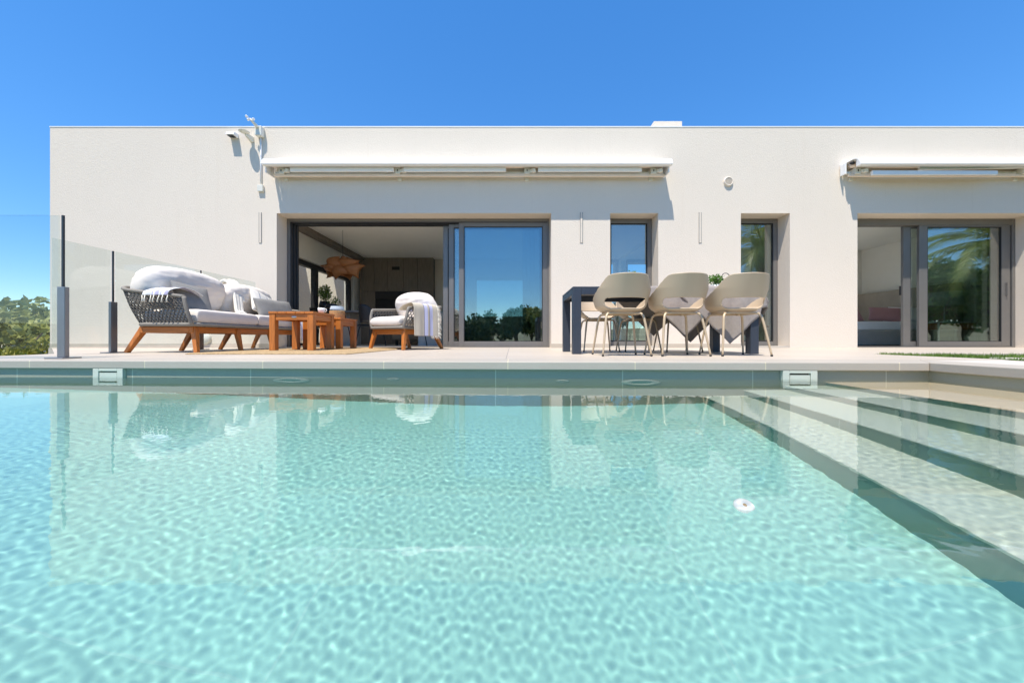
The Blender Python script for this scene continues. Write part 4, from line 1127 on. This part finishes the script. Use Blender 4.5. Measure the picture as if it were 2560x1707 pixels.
for k in range(3):
    a = k * 2.09 + .3; m = MB(); m.tube([(.09 * math.cos(a), .09 * math.sin(a), .42), (.17 * math.cos(a), .17 * math.sin(a), 0)], [.016, .012], 8); m.build('leg', 'wood_z', st)
# bedroom
bd = thing('bed', 'grey upholstered bed with white bedding inside the bedroom', 'bed', (8.3, 9.25, 0))
bx('base', 'bed', bd, -1.75, 1.5, -1.0, 1.0, .02, .36, bevel=.02)
bx('mattress', 'sheet', bd, -1.74, 1.5, -.985, .985, .361, .565, bevel=.04)
bx('headboard', 'headboard', bd, 1.55, 1.68, -1.3, 1.15, 0, 1.42, bevel=.02)
for k, (x, y, w_, h_, rz, ry, mat, lab) in enumerate(((9.45, 8.62, .62, .42, 90, -58, 'sheet', 'white pillow leaning on the headboard, partly behind the pink one'), (9.62, 8.95, .65, .45, 92, -66, 'sheet', 'white pillow furthest right against the headboard'), (8.95, 8.62, .60, .44, 85, -52, 'pink', 'dusty pink pillow on the bed in front of the white pillows'), (8.3, 8.9, .5, .42, 100, -60, 'pink', 'second dusty pink pillow, half hidden by the door edge'))):
    o = pillow_mesh(w_, h_, .17, 2.6, .45, pinch=.06, wr=.006, seed=70 + k).build('bed_pillow', mat, None, merge=1e-5)
    o.location = (x, y, .75); o.rotation_euler = (R(-ry - 5), R(6 * (-1) ** k), R(rz - 90 - 35)); tag(o, lab, 'pillow', 'pillows on the bed')
nt_ = thing('bedside_table', 'thin white framed bedside table behind the bedroom glass door', 'table', (FX(2378, 7.65), 7.72, 0))
m = MB()
for sx in (-.42, .42): 
    for sy in (-.2, .2): m.box(sx - .01, sx + .01, sy - .01, sy + .01, 0, .5)
m.build('frame', 'paint', nt_)
bx('tabletop', 'paint', nt_, -.44, .44, -.22, .22, .5005, .52, bevel=.003)
bx('drawer', 'wood_x', nt_, -.40, .40, -.18, .18, .36, .499)
lp = thing('bedside_lamp', 'pale drum shade lamp on the bedside table behind the glass', 'lamp', (FX(2368, 7.65), 7.7, .5205))
m = MB(); m.lathe([(.001, 0), (.10, 0), (.10, .012), (.012, .02), (.010, .36), (.001, .36)], 20); m.build('stem', 'paint', lp)
m = MB(); m.lathe([(.27, .36), (.24, .64)], 32); m.build('lamp_shade', 'shade', lp, solid=.004)

# ------------------------------------------------------------------ trees, palms, the neighbour's house
def crown(seed, n, leaf, lobes, mat, sq=.75):
    rnd = random.Random(seed); m = MB()
    cs = []
    for k in range(lobes):
        d = Vector((rnd.gauss(0, 1), rnd.gauss(0, 1), rnd.gauss(0, .8))).normalized() * rnd.uniform(.2, .75)
        cs.append((Vector((d.x, d.y, d.z * sq)), rnd.uniform(.28, .5)))
    per = n // lobes
    for c, r_ in cs: leaf_cluster(m, c, r_, r_ * sq, per, leaf, rnd.random(), up=.2)
    me_o = m.build('crown', mat)
    return me_o
def make_tree(name, label, cat, loc, h, mat, seed, n=1500, leaf=.13, trunk=.35, group=None, rad=None, lobes=12, tm='bark'):
    t_ = thing(name, label, cat, loc, seed, group)
    rad = rad or h * .38
    c = crown(seed, n, leaf, lobes, mat); c.parent = t_
    zc_ = h * (1 - .5 * (1 - trunk)); c.location = (0, 0, zc_); c.scale = (rad, rad, h * (1 - trunk) * .62)
    m = MB(); m.tube([(0, 0, -.3), (.03 * h, 0, h * trunk), (0, .02 * h, zc_), (.04, 0, h * .8)], [h * .03, h * .024, h * .016, h * .006], 9)
    for k in range(5):
        a = k * 1.3 + seed; m.tube([(0, .0, h * trunk * .9), (rad * .35 * math.cos(a), rad * .35 * math.sin(a), zc_ - h * .05), (rad * .6 * math.cos(a), rad * .6 * math.sin(a), zc_ + h * .1)], [h * .014, h * .009, h * .004], 6)
    m.build('trunk', tm, t_)
    return t_
G1 = 'trees and shrubs below the left end of the terrace'
def at(x, y_top, Y): return (FX(x, Y), Y, terr(FX(x, Y), Y)), FZ(y_top, Y) - terr(FX(x, Y), Y)
rows_ = [(8, 712, 17, 'leaf_olive', 'tall loose olive green tree at the left edge behind the glass', 'pine_tree', 3.0), (-40, 735, 15, 'leaf_olive', 'olive green tree mostly cut off by the left edge', 'pine_tree', 2.6),
         (45, 765, 34, 'leaf_olive', 'rounded grey green tree far behind the glass panel', 'broadleaf_tree', 4), (85, 768, 36, 'leaf_olive', 'wide pale green tree far back beside the villa corner', 'broadleaf_tree', 4.4), (120, 770, 38, 'leaf_dark', 'dark green far tree touching the villa corner', 'broadleaf_tree', 4),
         (15, 786, 30, 'leaf_dark', 'dark far tree behind the tall olive tree', 'broadleaf_tree', 4), (60, 790, 28, 'leaf_dark', 'low dark tree in the middle distance behind the glass', 'broadleaf_tree', 3.4), (105, 796, 27, 'leaf_olive', 'low olive tree in the middle distance near the villa', 'broadleaf_tree', 3.4),
         (20, 812, 11.5, 'leaf_warm', 'yellow green shrub nearest the left edge behind the glass', 'garden_shrub', 1.35), (62, 813, 12, 'leaf_warm', 'yellow green shrub in the middle behind the glass', 'garden_shrub', 1.25), (100, 822, 12.5, 'leaf_warm', 'yellow green shrub beside the villa corner', 'garden_shrub', 1.2),
         (112, 838, 10.5, 'leaf_dark', 'dark low shrub under the villa corner', 'garden_shrub', 1.1), (40, 846, 9.5, 'leaf_warm', 'low shrub just beyond the terrace edge', 'garden_shrub', .9), (-15, 840, 9, 'leaf_dark', 'dark shrub beyond the terrace, cut by the left edge', 'garden_shrub', 1)]
for k, (x, yt, Yd, mat, lab, nm, rad) in enumerate(rows_):
    loc, h = at(x, yt, Yd)
    make_tree(nm, lab, 'tree' if 'tree' in nm else 'shrub', loc, h, mat, 20 + k, 1700, .16 if 'tree' in nm else .11, .3 if 'tree' in nm else .12, G1, rad, 14)
nv = thing('neighbour_house', 'small white house with pillars among the shrubs far left', 'house', (-19.6, 15.0, -2.2))
m = MB(); m.box(-1.2, 3.2, 2.2, 5, -2, 2.0); m.build('wall', 'stucco', nv)
m = MB(); m.box(-1.4, 3.4, -.2, 5.2, 2.001, 2.15); m.build('roof', 'cap', nv)
for x in (-1.0, .2, 1.15, 1.75, 3.0):
    m = MB(); m.box(x - .13, x + .13, 0, .26, -2, 2.0); m.build('pillar', 'cap', nv)
m = MB(); m.box(-1.2, 3.2, -.05, .0, .1, .2); m.build('railing', 'wood_x', nv)
# planting behind the camera, seen in the window glass
G2 = 'trees across the garden mirrored in the door glass'
protos = []
for k, (h, mat, rad) in enumerate(((4.6, 'leaf_dark', 1.9), (5.2, 'leaf_dark', 1.5), (4.2, 'leaf_olive', 2.0))):
    protos.append(make_tree('garden_tree', 'dark green garden tree across the pool, mirrored in the door glass', 'tree', (-20 + k * 40, -30, 0), h, mat, 60 + k, 2000, .2, .12, G2, rad, 14))
rnd = random.Random(31); first = [True, True, True]
for k in range(44):
    x = -26 + k * 1.2 + rnd.uniform(-.6, .6); y = -26 + rnd.uniform(-3, 3); p = rnd.choice((0, 0, 1, 2))
    z = terr(x, y) + .1 + rnd.uniform(-.5, .5) + .10 * min(8, max(-8, x))
    if first[p]:
        first[p] = False; protos[p].location = (x, y, z); protos[p].rotation_euler[2] = k
    else: dup(protos[p], (x, y, z), k * 1.7, 'dark green garden tree across the pool, mirrored in the door glass', G2)
def make_palm(loc, h, L, label, seed, nf=34):
    t_ = thing('palm_tree', label, 'palm', loc, seed, 'palms beside the terrace mirrored in the windows')
    rnd = random.Random(seed)
    m = MB(); m.tube([(0, 0, 0), (.05, 0, h * .5), (0, 0, h)], [.24, .19, .2], 12)
    for k in range(60):
        a = k * 2.4; z = h * k / 60; m.taper((.17 * math.cos(a), .17 * math.sin(a), z), (.27 * math.cos(a), .27 * math.sin(a), z + .14), (.06, .03), (.03, .012))
    m.build('trunk', 'bark', t_)
    m = MB()
    for k in range(nf):
        a = k * 2.399 + rnd.uniform(-.15, .15); el = R(80 - 115 * (k / nf) + rnd.uniform(-8, 8)); Lk = L * rnd.uniform(.85, 1.1)
        pts = []; p = Vector((0, 0, h)); e = el
        for s_ in range(15):
            pts.append(p.copy()); p = p + Vector((math.cos(a) * math.cos(e), math.sin(a) * math.cos(e), math.sin(e))) * Lk / 14; e -= R(5.5)
        m.tube(pts, [.02 - .0012 * i for i in range(15)], 5)
        side = Vector((-math.sin(a), math.cos(a), 0))
        pr = resample(pts, 46)
        for i in range(5, 46):
            tg = (pr[min(45, i + 1)] - pr[i - 1]).normalized(); ll = .42 * math.sin(math.pi * (.12 + .85 * i / 46)) + .06
            for sg in (-1, 1):
                d = (side * sg * .8 + tg * .65 + Vector((0, 0, -.25 + rnd.gauss(0, .12)))).normalized(); w_ = tg * .011
                q = pr[i] + d * ll * .55; e2 = pr[i] + d * ll + Vector((0, 0, -.07))
                m.add([pr[i] - w_, pr[i] + w_, q + w_ * 1.3, e2, q - w_ * 1.3], [(0, 1, 2, 3, 4)])
    m.build('crown', 'palm', t_)
    return t_
make_palm((9.3, .7, -.02), 3.4, 2.3, 'palm tree at the right of the terrace, mirrored in the narrow window', 3)
make_palm((15.5, 2.6, -.02), 3.3, 2.5, 'palm tree far right, mirrored in the bedroom door', 5)
make_palm((12.6, -1.2, -.02), 4.2, 2.5, 'taller palm tree further back on the right lawn', 8)
G3 = 'shrubs on the right lawn mirrored in the bedroom door'
sp = make_tree('lawn_shrub', 'green leafy shrub on the right lawn, mirrored in the bedroom door', 'shrub', (15.2, 1.0, -.02), 3.3, 'leaf', 90, 3000, .13, .1, G3, 1.7, 12)
for k, (x, y) in enumerate(((13.0, .6), (16.8, 2.2), (15.5, -1.5), (17.5, .2), (11.8, -3.5), (14, -4.5))): dup(sp, (x, y, -.02), k * 1.1 + .5, 'green leafy shrub on the right lawn, mirrored in the bedroom door', G3)
